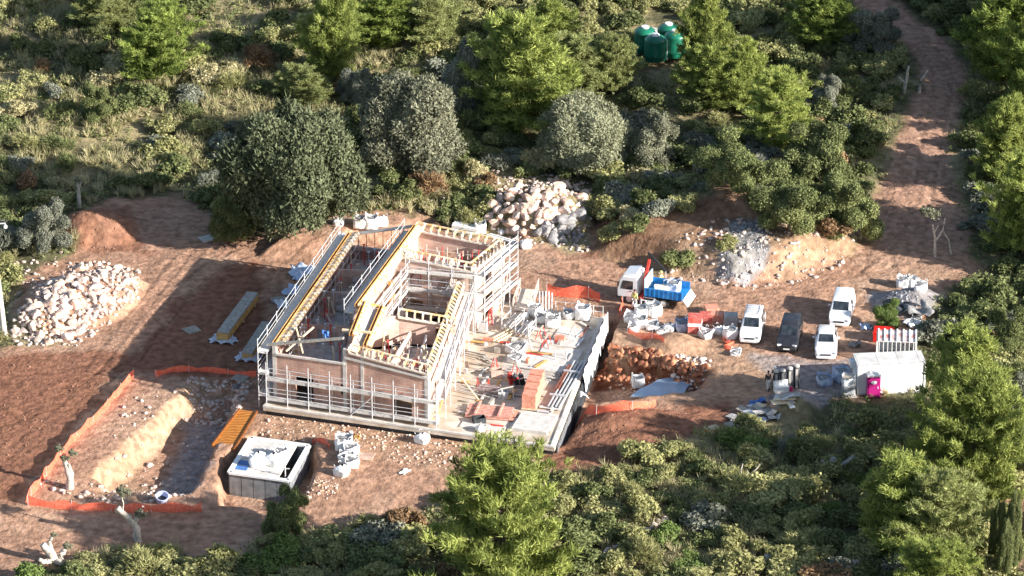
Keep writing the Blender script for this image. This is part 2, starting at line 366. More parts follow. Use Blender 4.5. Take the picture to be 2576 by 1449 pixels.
# ---------------- foliage meshes ----------------
def unit(v): return v/np.maximum(np.linalg.norm(v, axis=-1, keepdims=True), 1e-9)
def rdir(n, r): return unit(r.normal(size=(n, 3)))
def tufts(C, D, per, L, Wd, spread, r, tint, dt=.12, base=0.0):
    """needle or grass tufts: at points C along D, `per` narrow triangles each"""
    n = len(C); C = np.repeat(C, per, 0); D = np.repeat(D, per, 0); t = np.repeat(tint, per)
    d = unit(D+r.normal(size=D.shape)*spread); s = unit(np.cross(d, rdir(len(d), r)))
    l = L*r.uniform(.6, 1.25, (len(d), 1)); w = Wd*r.uniform(.7, 1.3, (len(d), 1))
    b = C+r.normal(size=C.shape)*base
    V = np.stack([b-s*w*.5, b+s*w*.5, b+d*l], 1).reshape(-1, 3)
    t = np.clip(t+r.normal(size=len(t))*dt, 0, 1)
    return V, np.repeat(t, 3)
def leaves(C, N, per, size, rad_, r, tint, dt=.1):
    """leaf clumps: `per` small triangles round each point C, facing roughly N"""
    C = np.repeat(C, per, 0); N = np.repeat(N, per, 0); t = np.repeat(tint, per)
    p = C+r.normal(size=C.shape)*rad_; nn = unit(N+r.normal(size=N.shape)*.7)
    a = unit(np.cross(nn, rdir(len(nn), r))); b = np.cross(nn, a); s = size*r.uniform(.6, 1.4, (len(nn), 1))
    V = np.stack([p-a*s*.6-b*s*.4, p+a*s*.6-b*s*.4, p+b*s*.8], 1).reshape(-1, 3)
    t = np.clip(t+r.normal(size=len(t))*dt, 0, 1)
    return V, np.repeat(t, 3)
def tri(name, VT):
    V = np.concatenate([a for a, b in VT]); T = np.concatenate([b for a, b in VT])
    return npmesh(name, V, np.arange(len(V)).reshape(-1, 3), T)
def pine_meshes(seed, H=1.0, slim=.42, bare=.08):
    """crown and trunk of a pine scaled to height 10 m"""
    r = np.random.default_rng(seed); H = 10.0; Wd = H*slim
    mb = MB(); lean = r.normal(size=2)*.25
    tr = lambda z: Vector((lean[0]*math.sin(z*.5)+.2*math.sin(z*.9+seed), lean[1]*z/H+.15*math.cos(z*.8), z))
    mb.tube([tr(z) for z in np.linspace(-.4, H*.96, 9)], list(np.linspace(.24, .03, 9)), 7)
    Cs = []; Ds = []; Ts = []
    z = H*bare; ph = r.uniform(0, 6.28); lob = r.uniform(.55, 1.25, 7)
    while z < H*.985:
        f = z/H; prof = (1-f)**.55*min(1, (f-bare+.08)/.30)**.55*1.12
        nb = int(r.integers(6, 9)); 
        for k in range(nb):
            az = ph+k*6.283/nb+r.uniform(-.35, .35); ln = Wd*prof*r.uniform(.55, 1.15)*lob[int(az/6.283*7) % 7]+.25
            el = r.uniform(.05, .45)+f*.6
            o = np.array(tr(z)); d = np.array([math.cos(az)*math.cos(el), math.sin(az)*math.cos(el), math.sin(el)])
            tip = o+d*ln; mid = o+d*ln*.5-np.array([0, 0, .08*ln])
            if ln > .9: mb.tube([o, mid, tip], [.05+.02*ln, .035, .012], 4, False)
            nt = int(ln*1.7)+1; bt = r.uniform(.3, .75); side = np.array([-math.sin(az), math.cos(az), 0])
            for s in np.linspace(.35 if ln > 1 else .5, 1.0, nt):
                for q in range(2 if ln > .8 else 1):
                    Cs.append(o+(mid-o)*min(1, 2*s)+(tip-mid)*max(0, 2*s-1)+side*r.normal()*.42*min(1, ln*.5)+np.array([0, 0, r.uniform(-.1, .35)]))
                    Ds.append(d*.5+np.array([0, 0, .8])+side*r.normal()*.3); Ts.append(np.clip(bt+r.normal()*.20, 0, 1))
        z += r.uniform(.34, .5); ph += 1.1
    C = np.array(Cs); D = unit(np.array(Ds)); T = np.array(Ts)
    return tri('pine_crown', [tufts(C, D, 34, .48, .088, .62, r, T, .07, .13)]), mb.mesh('pine_trunk', True)
def lobes(r, n, R, H, flat=.8, zc=.45, core=.6, k0=.95, k1=1.22, s0=.16, s1=.40):
    L = [(np.array([0, 0, H*zc]), np.array([R*core, R*core, H*core*.58]))]
    for i in range(n):
        a = i*2.4+r.uniform(-.5, .5); sp = r.uniform(-.55, .98); cp = math.sqrt(1-sp*sp); s = r.uniform(s0, s1)*R; k = r.uniform(k0, k1)
        L.append((np.array([math.cos(a)*R*.70*cp*k, math.sin(a)*R*.70*cp*k, H*(.46+.36*sp*k*k)]), np.array([s, s, s*flat*r.uniform(.8, 1.2)])))
    return L
def lobe_points(L, n, r, low=-.45):
    P = []; N = []; K = []
    area = np.array([l[1].prod()**(2/3) for l in L]); cnt = (area/area.sum()*n*5).astype(int)+1
    for i, ((c, s), k) in enumerate(zip(L, cnt)):
        d = rdir(k*2, r); d = d[d[:, 2] > low][:k]; p = c+d*s*(1+.30*(vnoise(d[:, 0]*3.1+i*7, d[:, 1]*3.1+d[:, 2]*2.3, 3)-.5)[:, None])*r.uniform(.88, 1.10, (len(d), 1)); keep = np.ones(len(p), bool)
        for j, (c2, s2) in enumerate(L):
            if j != i: keep &= (((p-c2)/s2)**2).sum(1) > .72
        P.append(p[keep]); N.append(unit(d/s)[keep]); K.append(np.full(keep.sum(), i))
    P, N, K = np.concatenate(P), np.concatenate(N), np.concatenate(K); q = r.permutation(len(P))[:n]
    return P[q], N[q], K[q]
def round_tree_meshes(seed, n=6500, per=9, size=.17, R=5.0, H=9.0, nl=30, trunk=.30, cl=.2, **kw):
    r = np.random.default_rng(seed); L = lobes(r, nl, R, H, **kw)
    P, N, K = lobe_points(L, n, r, -.7); lt = r.uniform(.2, .8, len(L))
    T = np.clip(lt[K]*.62+.19+r.normal(size=len(K))*.2, 0, 1)
    mb = MB(); k = 4
    mb.tube([(0, 0, -.4), (.1, .05, H*.16), (0, .15, H*.32)], [trunk, trunk*.75, trunk*.6], 8)
    for i in range(5):
        a = i*1.257+r.uniform(-.3, .3)
        mb.tube([(0, .1, H*.24), (math.cos(a)*R*.3, math.sin(a)*R*.3, H*.42), (math.cos(a)*R*.55, math.sin(a)*R*.55, H*.6)], [trunk*.5, trunk*.3, trunk*.12], 5)
    return tri('round_crown', [leaves(P, N, per, size, cl, r, T), tufts(P[::3], unit(N[::3]+np.array([0, 0, .5])), 3, .62, .13, .5, r, T[::3], .1, .1)]), mb.mesh('round_trunk', True)
def shrub_mesh(seed, n=360, per=9, size=.16, R=1.3, H=1.5, spiky=.0):
    r = np.random.default_rng(seed); L = lobes(r, 9, R, H, .9, .4, core=.4, k0=.6, k1=1.45, s0=.16, s1=.42)
    P, N, K = lobe_points(L, n, r, -.2); P[:, 2] = np.maximum(P[:, 2], .02); lt = r.uniform(.15, .85, len(L)); T = np.clip(lt[K]*.6+.2+r.normal(size=len(K))*.15, 0, 1)
    VT = []
    if spiky < 1: VT.append(leaves(P, N, per, size, .13, r, T))
    if spiky > 0: VT.append(tufts(P, unit(N+np.array([0, 0, .8])), 5, .42*max(.6, spiky), .07, .4, r, T, .12, .06))
    return tri('shrub', VT)
def tussock_mesh(seed, n=90, L=1.0, Wd=.05):
    r = np.random.default_rng(seed); a = r.uniform(0, 6.28, n); q = np.sqrt(r.uniform(0, 1, n))*.22
    C = np.stack([np.cos(a)*q, np.sin(a)*q, np.zeros(n)], 1); D = unit(np.stack([np.cos(a)*q*3.2, np.sin(a)*q*3.2, np.full(n, 1.0)], 1))
    return tri('tussock', [tufts(C, D, 1, L, Wd, .25, r, r.uniform(.2, .9, n), .1, .02)])
BARK = mat('bark', (.16, .12, .09), .95, (.30, .25, .20), 6, 5, .03)
PALEBARK = mat('pale_olive_bark', (.34, .29, .24), .95, (.58, .52, .45), 5, 6, .06, 8)
LPINE = leafmat('pine_needles', (.12, .155, .04), (.42, .47, .14), .35)
LPINED = leafmat('pine_needles_deep', (.09, .125, .03), (.34, .41, .11), .32)
LPINEY = leafmat('pine_needles_yellowish', (.18, .19, .065), (.44, .48, .20), .34)
LOAK = leafmat('holm_oak_leaves', (.05, .062, .034), (.19, .21, .12), .15)
LGREY = leafmat('grey_green_leaves', (.11, .115, .075), (.33, .335, .23), .18)
LOLIVE = leafmat('olive_leaves', (.12, .13, .095), (.34, .35, .27), .18)
LPALE = leafmat('pale_olive_leaves', (.16, .17, .10), (.44, .45, .30), .2)
LSHRUB = leafmat('mastic_leaves', (.07, .09, .035), (.30, .325, .14), .24)
LSHRUBY = leafmat('yellow_broom_leaves', (.18, .185, .07), (.52, .50, .24), .30)  # paler yellow green leaf tone, mixed at random among the shrubs
LGRASS = leafmat('straw_grass', (.34, .31, .15), (.70, .63, .39), .32)
LGREEN = leafmat('fresh_green_leaves', (.08, .12, .035), (.26, .34, .11), .28)
LRUST = leafmat('dry_brown_twigs', (.16, .10, .055), (.38, .25, .14), .15)
PINES = [pine_meshes(11, slim=.40), pine_meshes(12, slim=.34), pine_meshes(13, slim=.52), pine_meshes(14, slim=.44, bare=.14), pine_meshes(15, slim=.30)]
RNDS = [round_tree_meshes(21), round_tree_meshes(22, nl=38), round_tree_meshes(23, n=7000, per=9, size=.15, nl=30, cl=.17, core=.7, k0=.85, k1=1.0, s0=.22, s1=.36), round_tree_meshes(24, n=5200, nl=17, size=.20, cl=.24, core=.42, k0=.75, k1=1.5, s0=.16, s1=.38), round_tree_meshes(25, n=4600, nl=13, size=.20, cl=.26, core=.36, k0=.7, k1=1.6, s0=.18, s1=.42)]
SHRUBS = [shrub_mesh(31), shrub_mesh(32, spiky=.5), shrub_mesh(33, R=1.5, H=1.2), shrub_mesh(34, spiky=1.0), shrub_mesh(35, R=1.1, H=1.9, spiky=.4)]
SPRAY = shrub_mesh(36, n=110, per=8, size=.13, R=1.0, H=1.5, spiky=.3)
_leafcopies = {}
def leafed(me, m):
    k = (me.name, m.name)
    if k not in _leafcopies:
        c = me.copy(); c.materials.clear(); c.materials.append(m); _leafcopies[k] = c
    return _leafcopies[k]
TREES = []      # (x, y, r) kept clear of scattered plants
def tree(name, label, cat, base, hpx, wpx, meshes, m, group=None, bark=None, refH=10.0, refR=None, sink=0.0):
    """base = photo pixel of the foot (on the ground); hpx, wpx = height and crown width in photo-view pixels"""
    p = base if isinstance(base, Vector) else G(*base)
    s = np.linalg.norm(np.array(p)-CP)/FPX; h = hpx*s/math.cos(PITCH)*(.90 if cat == 'pine tree' else 1); w = wpx*s
    cme, tme = meshes
    if refR is None: refR = max(abs(v.co.x) for v in list(cme.vertices)[::7])
    sink = sink if cat == 'pine tree' else h*.10
    t = thing(name, label, cat, (p.x, p.y, p.z-sink), random.uniform(0, 6.28), group)
    sc = (w/2/refR, w/2/refR, h/refH)
    c = link('crown', leafed(cme, m), None, t); c.scale = sc
    k = link('trunk', tme, bark or BARK, t); k.scale = sc
    TREES.append((p.x, p.y, w*.33)); return t
def P_(label, base, h, w, v=0, m=None, group='pines around the plot'):
    return tree('pine_tree', label, 'pine tree', base, h, w, PINES[v], m or LPINE, group, refR=PR[v])
PR = [np.percentile(np.abs(np.array([v.co.x for v in p[0].vertices])), 97) for p in PINES]
RR = [np.percentile(np.abs(np.array([v.co.x for v in p[0].vertices])), 98) for p in RNDS]
def R_(name, label, base, h, w, v=0, m=None, group=None, cat='tree'):
    return tree(name, label, cat, base, h, w, RNDS[v], m or LOAK, group, refH=9.0, refR=RR[v], bark=PALEBARK if m in (LOLIVE, LGREY) else BARK)
# ---- pines, one by one
P_('broad bushy bright green pine alone on the grassy slope, upper left', (385, 200), 180, 190, 2, LPINED)
P_('pale green pine cut by the top edge, directly behind the broad bushy pine', (262, 72), 120, 150, 3, LPINEY)
P_('tall narrow bright pine cut by the top edge, left of the dark pines', (842, 205), 250, 120, 1)
P_('small light green pine just above the large dark holm oak', (762, 258), 92, 100, 0, LPINEY)
P_('dark shaded pine at the top edge, right of the tall narrow pine', (968, 118), 150, 160, 3, LPINED)
P_('yellowish pine at the top edge, right of the dark shaded pine', (1090, 115), 130, 130, 0, LPINEY)
P_('large leaning pine between the two grey green round trees, nearest the rubble heap', (1312, 340), 300, 205, 0)
P_('pine at the top edge directly behind the large leaning pine', (1388, 140), 150, 115, 1)
P_('medium pine to the right of the large leaning pine, above the round olive', (1448, 240), 150, 125, 0, LPINEY)
P_('small bushy pine just left of the green water tanks', (1545, 238), 150, 105, 3, LPINEY)
P_('tall slender pine just right of the green water tanks', (1770, 215), 250, 110, 1)
P_('lower pine below the water tanks, in front of the tall slender pine', (1788, 278), 160, 120, 0)
P_('narrow pine on the right of the group beside the water tanks', (1874, 285), 190, 95, 4)
P_('lowest spreading pine of the row running down from the water tanks', (1968, 365), 185, 175, 2)
P_('pine at the right edge whose bare pale top stands beside the track', (2530, 480), 235, 150, 3)
P_('pine at the right edge with long lit lower branches beside the bare olive', (2578, 640), 270, 215, 2)
P_('dark pine in the top right corner with lit branch tips', (2535, 215), 260, 200, 3, LPINED)
P_('pine standing directly right of the white site cabin', (2430, 1125), 300, 200, 0)
P_('tall broad pine behind the lower right clump, highest of the clump', (2455, 1275), 330, 250, 2)
P_('pine at the left front of the lower right clump', (2262, 1390), 250, 190, 0)
P_('yellow green pine in the middle of the lower right clump', (2365, 1425), 250, 200, 3, LPINEY)
P_('pine at the foot of the lower right clump, cut by the bottom edge', (2345, 1520), 170, 190, 2)
P_('large full pine in the foreground, hiding the near corner of the terrace', (1275, 1530), 425, 350, 2)
P_('deep green pine on the shaded slope right of the narrow pine', (2065, 120), 150, 150, 3, LPINED)
# trees beyond the right edge of the picture that shade the track
for i, (px, py, h, w, v) in enumerate([(2680, 120, 330, 260, 0), (2640, 330, 300, 240, 2), (2680, 640, 250, 120, 4), (2780, 720, 260, 120, 4), (2760, 230, 360, 260, 2), (2640, -20, 300, 240, 3), (2480, -70, 260, 220, 0), (2330, -90, 240, 200, 2), (2700, 1180, 170, 140, 0)]):
    P_('pine beside the plot on the far side of the track', (px, py), h, w, v, LPINED, 'pines past the right side')
# ---- round trees and large bushes
R_('holm_oak', 'largest dark holm oak with a wide dense crown, left of the house', (735, 585), 355, 345, 0)
R_('holm_oak', 'rounded grey green holm oak behind the house, right of the largest dark oak', (1030, 425), 240, 250, 1, LGREY)
R_('wild_olive', 'smooth domed grey green wild olive with visible trunk above the rubble heap', (1465, 418), 205, 205, 2, LPALE)
R_('wild_olive', 'tall grey olive between the two domed trees, top of the hollow', (1165, 300), 190, 120, 3, LOLIVE)
R_('wild_olive', 'small grey olive behind the gap between the two dark oaks', (890, 255), 85, 85, 3, LOLIVE)
R_('holm_oak', 'light green young oak at the foot of the largest dark oak', (592, 605), 135, 110, 1, LSHRUB)
R_('wild_olive', 'silvery olive bush at the left, above the pale rubble pile', (112, 625), 115, 125, 3, LOLIVE)
R_('wild_olive', 'bluish grey olive in shade at the bend of the track', (2190, 130), 110, 140, 3, LOLIVE)
R_('mastic_tree', 'compact dark green mastic alone on the left slope', (248, 305), 95, 90, 3, LSHRUB)
R_('wild_olive', 'small grey green olive on the ridge left of the track', (2082, 280), 85, 75, 3, LOLIVE)
R_('wild_olive', 'grey olive in the undergrowth at the foot of the spreading pine row', (1640, 420), 130, 120, 3, LGREY)
R_('mastic_tree', 'dark rounded mastic on the bank beside the road, nearest its left edge', (2130, 590), 150, 150, 3, LSHRUB)
R_('mastic_tree', 'dark mastic in the middle of the bank above the blue truck', (1985, 575), 140, 190, 4, LSHRUB)
R_('mastic_tree', 'broad shaded bush on the upper bank below the spreading pine', (1850, 470), 120, 190, 4, LSHRUB)
R_('mastic_tree', 'shaded bush on the upper bank left of the track, above the roadside mastic', (2060, 450), 130, 170, 3, LSHRUB)
R_('mastic_tree', 'dark small tree standing in shadow at the lower left, above the scrub', (722, 1340), 110, 105, 3, LSHRUB)
R_('mastic_tree', 'brownish green bush behind the red skip, beside the gravel heap', (2235, 828), 65, 75, 4, LGREEN)
R_('wild_olive', 'grey bare-tipped bush at the right edge beside the lower pines', (2552, 1090), 140, 110, 3, LOLIVE)
R_('mastic_tree', 'brown green thicket right of the gravel heap at the right edge', (2535, 900), 120, 120, 4, LSHRUB)
for px, py, h, w in ((2505, 1440, 210, 42), (2548, 1445, 240, 46), (2525, 1470, 190, 40)):
    R_('cypress', 'slender dark cypress of the row in the lower right corner', (px, py), h, w, 0, LSHRUB, 'slender cypresses in the corner', 'cypress')
# ---- scattered shrubs: every clear one an object, the low growth between them one carpet
def keepout():
    return [sdpoly_pts(p) for p in ()]
SH = {  # kind: (name, label, category, group)
 'A': ('maquis_shrub', 'olive green maquis shrub on the slope above the house', 'shrub', 'shrubs on the upper slope'),
 'B': ('broom_shrub', 'yellow green sunlit shrub in the scrub below the site', 'shrub', 'shrubs in the lower scrub'),
 'C': ('maquis_shrub', 'dark shrub in the shade beside the track', 'shrub', 'shrubs beside the track'),
 'D': ('maquis_shrub', 'rounded shrub on the left bank beside the rubble pile', 'shrub', 'shrubs at the left edge')}
cnt = {k: 0 for k in SH}
tx = np.array([t[0] for t in TREES]); ty = np.array([t[1] for t in TREES]); tr_ = np.array([t[2] for t in TREES])
pts = []; PLACE = []; LEFT = []; CAP = {'A': 185, 'B': 270, 'C': 70, 'D': 40}
cand = np.stack([rng.uniform(-62, 66, 15000), rng.uniform(-64, 84, 15000)], 1)
cz = gzn(cand[:, 0], cand[:, 1]); cpx, cpy = topix(cand[:, 0], cand[:, 1], cz); cd = dirtn(cand[:, 0], cand[:, 1])
sd_site = sdpoly(cand[:, 0], cand[:, 1], PXH(*SITE_PX)); sd_road = sdpoly(cand[:, 0], cand[:, 1], PXH(*(ROADL+ROADR[::-1])))
for (x, y), z, px, py, d, s1, s2 in zip(cand, cz, cpx, cpy, cd, sd_site, sd_road):
    if not (-420 < px < 3000 and -160 < py < 1720): continue
    if s1 > -1.0 or s2 > -1.5: continue
    if 1230 < px < 1500 and 450 < py < 640: continue
    if 1790 < px < 2090 and 985 < py < 1105: continue
    if px < 900 and py < 420 and (grassy > .46 or random.random() < .35): continue
    if py > 1000 and px > 1300 and grassy > .53: continue
    if 180 < px < 560 and 300 < py < 500 and random.random() < .8: continue
    if 1480 < px < 2150 and 555 < py < 740 and random.random() < .8: continue
    if 1585 < px < 1740 and 30 < py < 250: continue
    if 20 < px < 350 and 640 < py < 870: continue
    if 1760 < px < 1940 and 490 < py < 600: continue
    if 2080 < px < 2400 and 880 < py < 1085: continue
    if px > 2470 and 1170 < py and random.random() < .6: continue
    if np.any(np.hypot(tx-x, ty-y) < tr_*.8+.3): continue
    grassy = fbm(np.array([x]), np.array([y]), 9, 3, 77)[0]
    far = 2.35 if (py < 480 and px < 1100) else 1.9
    if py < 480 and px < 1100 and grassy > .56: continue
    if any((x-q[0])**2+(y-q[1])**2 < far**2 for q in pts): continue
    k = 'D' if (px < 330 and py > 400 and py < 900) else 'B' if py > 900 else 'C' if px > 1880 else 'A'
    pts.append((x, y)); PLACE.append((py, k, x, y, z, px))
for inside, py, k, x, y, z in sorted(((-40 < q[5] < 2616 and -20 < q[0] < 1490,)+q[:5] for q in PLACE), reverse=True):
    cnt[k] += 1
    name, lab, cat, grp = SH[k]; v = random.choice((0, 0, 1, 1, 2, 3, 4)); u = random.random()
    if k == 'B': mm = LSHRUBY if u < .58 else LSHRUB if u < .86 else LGREEN if u < .92 else LOLIVE if u < .97 else LRUST
    elif k == 'C': mm = LSHRUB if u < .74 else LOLIVE if u < .90 else LRUST
    else: mm = LSHRUB if u < .36 else LSHRUBY if u < .72 else LOLIVE if u < .83 else LRUST if u < .87 else LGRASS
    s = random.uniform(.7, 1.4)
    if cnt[k] > CAP[k] or not inside: LEFT.append((v, x, y, z, s, u)); continue
    o = link(name, leafed(SHRUBS[v], mm), None, None, (x, y, z-.08), (0, 0, random.uniform(0, 6.28)))
    o.scale = (s*random.uniform(.85, 1.2), s*random.uniform(.85, 1.2), s*random.uniform(.6, 1.0)); tag(o, lab, cat, grp)
for nm, mm, lo_, hi_ in (('far_scrub', LSHRUB, 0, .5), ('far_pale_scrub', LSHRUBY, .5, 1.01)):
    VV = []; TT = []
    for v, x, y, z, s, u in LEFT:
        if not lo_ <= u < hi_: continue
        me = SHRUBS[v]; n = len(me.vertices); c = np.empty(n*3, np.float32); me.vertices.foreach_get('co', c); q = np.empty(n*4, np.float32); me.color_attributes['tint'].data.foreach_get('color', q)
        c = c.reshape(-1, 3); a = random.uniform(0, 6.28); ca, sa = math.cos(a)*s, math.sin(a)*s
        VV.append(np.stack([c[:, 0]*ca-c[:, 1]*sa+x, c[:, 0]*sa+c[:, 1]*ca+y, c[:, 2]*s*.8+z-.08], 1)); TT.append(q.reshape(-1, 4)[:, 0])
    if VV: V = np.concatenate(VV); tag(link(nm, npmesh(nm, V, np.arange(len(V)).reshape(-1, 3), np.concatenate(TT)), mm), kind='stuff')
def carpet(name, m, n, kind, dens, sz, seed):
    r = np.random.default_rng(seed); n = int(n*1.45); x = r.uniform(-62, 66, n); y = r.uniform(-64, 84, n)
    z = gzn(x, y); px, py = topix(x, y, z)
    keep = ~((px > 1215) & (px < 1510) & (py > 440) & (py < 640)) & ~((px > 20) & (px < 355) & (py > 650) & (py < 870)) & ~((px > 1800) & (px < 2080) & (py > 985) & (py < 1090)) & ~((px > 1590) & (px < 1720) & (py > 30) & (py < 210)) & (dirtn(x, y) < .35) & dens(px, py, x, y, r) & (px > -420) & (px < 3000) & (py > -160) & (py < 1720)
    x, y, z = x[keep], y[keep], z[keep]; k = len(x); C = np.stack([x, y, z+.05], 1)
    up_ = np.tile([0, 0, 1.], (k, 1)); T = np.clip(r.uniform(.1, .9, k)*.6+fbm(x, y, 4, 2, seed)*.6-.1, 0, 1)
    if kind == 'grass':
        VT = []
        for j in range(3):
            C2 = C+np.stack([r.normal(size=k)*.16, r.normal(size=k)*.16, np.zeros(k)], 1); D = unit(up_+np.concatenate([r.normal(size=(k, 2))*.35, np.zeros((k, 1))], 1))
            VT.append(tufts(C2, D, 10, sz, .075, .35, r, T, .12, .05))
    else:
        VT = []
        for j in range(6):
            off = r.normal(size=(k, 3))*np.array([.34, .34, .20])+np.array([0, 0, .26]); VT.append(leaves(C+off*sz, unit(up_+off*1.5), 5, .15*sz, .12*sz, r, T))
    o = link(name, tri(name, VT), m); tag(o, kind='stuff'); return o
def d_low(px, py, x, y, r): return (fbm(x, y, 6, 3, 61) < .56) | (px > 1100)
def d_gr(px, py, x, y, r): return ((fbm(x, y, 7, 3, 62) > .40) & ((px < 1150) | (py > 1000)) | (r.uniform(size=len(x)) < .12))
carpet('undergrowth', LSHRUB, 8000, 'leaf', d_low, 1.0, 5)
carpet('pale_undergrowth', LSHRUBY, 6500, 'leaf', lambda px, py, x, y, r: ((px < 1250) | (py > 1000)) & (fbm(x, y, 5, 3, 63) > .40), .9, 6)
carpet('dry_grass', LGRASS, 15000, 'grass', d_gr, .95, 8)
# ---------------- the house under construction ----------------
def V3(px, py, z): return Vector(W(px, py, z))
CONC = mat('concrete', (.40, .37, .34), .9, (.58, .55, .51), 1.5, 8, .01, 12)
CONCW = mat('pale_concrete', (.48, .45, .41), .9, (.64, .60, .55), 2.0, 8, .01, 10)
SLABM = mat('terrace_concrete', (.42, .33, .24), .92, (.63, .55, .46), .8, 9, .012, 6)
DARKW = mat('black_waterproofing', (.02, .022, .025), .6, (.06, .065, .07), 2, 6, .01)
WHITE = mat('white_paint', (.72, .72, .70), .5, (.82, .82, .80), 4, 3)
GALV = mat('galvanised_steel', (.50, .51, .52), .45, (.66, .67, .68), 5, 3, metal=.25)
PLANK = mat('scaffold_plank', (.50, .48, .45), .8, (.68, .66, .62), 6, 4)
DPLANK = mat('weathered_board', (.30, .27, .23), .9, (.46, .42, .36), 4, 6, .006)
YELL = mat('yellow_formwork', (.54, .27, .06), .7, (.70, .46, .19), 2.5, 6, .004)
ORNG = mat('orange_plywood', (.42, .15, .025), .55, (.55, .24, .05), 3, 5)
DORNG = mat('dark_orange_joint', (.16, .05, .012), .7, (.26, .09, .02), 5, 4)
PALEW2 = mat('bleached_timber', (.56, .46, .36), .8, (.74, .66, .58), 5, 5)
SOFF = mat('soffit_boards', (.60, .38, .21), .8, (.72, .60, .48), 1.6, 8, lo=.4, hi=.58)
MUST = mat('mustard_timber', (.60, .40, .16), .7, (.80, .70, .58), 1.8, 6, lo=.4, hi=.6)
PALEW = mat('pale_timber', (.58, .44, .27), .8, (.78, .64, .45), 7, 5, .004)
REDM = mat('red_steel', (.55, .035, .03), .5, (.68, .08, .06), 3, 4)
BLUEM = mat('blue_panel', (.05, .14, .38), .5, (.10, .22, .50), 3, 4)
def brickmat(name, c1, c2, mortar, sc=1.0):
    m = mat(name, c1, .92); n = m.node_tree.nodes; l = m.node_tree.links
    tc = n.new('ShaderNodeTexCoord'); mp = n.new('ShaderNodeMapping'); mp.inputs['Rotation'].default_value = (rad(90), 0, 0)
    sx = n.new('ShaderNodeSeparateXYZ'); l.new(tc.outputs['Object'], sx.inputs[0])
    ad = n.new('ShaderNodeMath'); ad.operation = 'ADD'; l.new(sx.outputs[0], ad.inputs[0]); l.new(sx.outputs[1], ad.inputs[1])
    cb = n.new('ShaderNodeCombineXYZ'); l.new(ad.outputs[0], cb.inputs[0]); l.new(sx.outputs[2], cb.inputs[1])
    b = n.new('ShaderNodeTexBrick'); b.inputs['Color1'].default_value = (*c1, 1); b.inputs['Color2'].default_value = (*c2, 1); b.inputs['Mortar'].default_value = (*mortar, 1)
    b.inputs['Scale'].default_value = sc; b.inputs['Brick Width'].default_value = .42; b.inputs['Row Height'].default_value = .20; b.inputs['Mortar Size'].default_value = .014
    l.new(cb.outputs[0], b.inputs['Vector'])
    t = n.new('ShaderNodeTexNoise'); t.inputs['Scale'].default_value = .9; t.inputs['Detail'].default_value = 8; l.new(tc.outputs['Object'], t.inputs[0])
    r = n.new('ShaderNodeValToRGB'); r.color_ramp.elements[0].color = (.72, .72, .72, 1); r.color_ramp.elements[1].color = (1.2, 1.17, 1.13, 1); r.color_ramp.elements[0].position = .35; r.color_ramp.elements[1].position = .66
    l.new(t.outputs[0], r.inputs[0]); x = n.new('ShaderNodeMix'); x.data_type = 'RGBA'; x.blend_type = 'MULTIPLY'; x.inputs[0].default_value = 1
    l.new(b.outputs[0], x.inputs[6]); l.new(r.outputs[0], x.inputs[7]); l.new(x.outputs[2], n['Principled BSDF'].inputs['Base Color']); return m
BRICK = brickmat('hollow_clay_brick', (.46, .25, .19), (.52, .31, .24), (.50, .43, .38))
BRICKP = brickmat('pale_clay_brick', (.58, .38, .30), (.66, .47, .39), (.60, .54, .48))
FL = V3(690, 1005, .8); FR = V3(1080, 1062, .8); BL = V3(880, 590, 5.5); BL.z = .8
RB = V3(1047, 565, 7.2); RB.z = .8; RF = V3(897, 768, 7.2); RF.z = .8
GF = V3(1190, 830, .8); GB = V3(1262, 765, .8); GL = RF+(RB-RF)*.66
EB = V3(1160, 838, .8)
dF = (FR-FL).normalized(); nF = Vector((dF.y, -dF.x, 0))          # along the front, outward
U0 = lambda u, off=0, z=.8: FL+dF*u+nF*off+Vector((0, 0, z-.8))
HL = FL.copy(); HL.z = .8
house = thing('house_shell', 'two storey house shell of pink brick and concrete with yellow roof formwork, unroofed', 'building', HL)
def HB(mb, name, m, parent=None, smooth=False):
    o = mb.build(name, m, parent or house, None if parent else -HL, smooth=smooth); return o
def wall(p, q, z0, z1, th=.28, z1b=None, holes=(), mb=None):
    """upright wall from p to q; holes = (s0, s1, z0, z1) in metres along it; top may slope to z1b"""
    mb = mb or MB(); d = (q-p); d.z = 0; L = d.length; d.normalize(); n = Vector((-d.y, d.x, 0))*th/2
    z1b = z1 if z1b is None else z1b; top = lambda s: z1+(z1b-z1)*s/L
    cuts = sorted({0, L} | {h[0] for h in holes} | {h[1] for h in holes})
    def seg(a, b, za, zb0, zb1):
        A = p+d*a; B = p+d*b; mb.prism([(A+n)[:2], (A-n)[:2], (B-n)[:2], (B+n)[:2]], za, [zb0, zb0, zb1, zb1])
    for a, b in zip(cuts, cuts[1:]):
        hs = sorted([h for h in holes if h[0] <= a+1e-6 and h[1] >= b-1e-6], key=lambda h: h[2]); z = z0
        for h in hs:
            if h[2] > z+.01: seg(a, b, z, h[2], h[2])
            z = h[3]
        seg(a, b, z, top(a), top(b))
    return mb
Lf = (FR-FL).length
ho = [(1.75, 3.25, 1.05, 3.2), (5.55, 6.0, 2.2, 3.1), (10.1, 11.7, .95, 2.45), (8.2, 9.3, 3.55, 4.5)]
HB(wall(U0(.16, 0), U0(6.1, 0), .8, 4.95, holes=ho[:2]), 'front_wall', BRICK)
HB(wall(U0(6.12, 0), U0(Lf-.2, 0), .8, 6.1, z1b=5.0, holes=[(a-6.12, b-6.12, c, d) for a, b, c, d in ho[2:3]]), 'front_wall', BRICK)
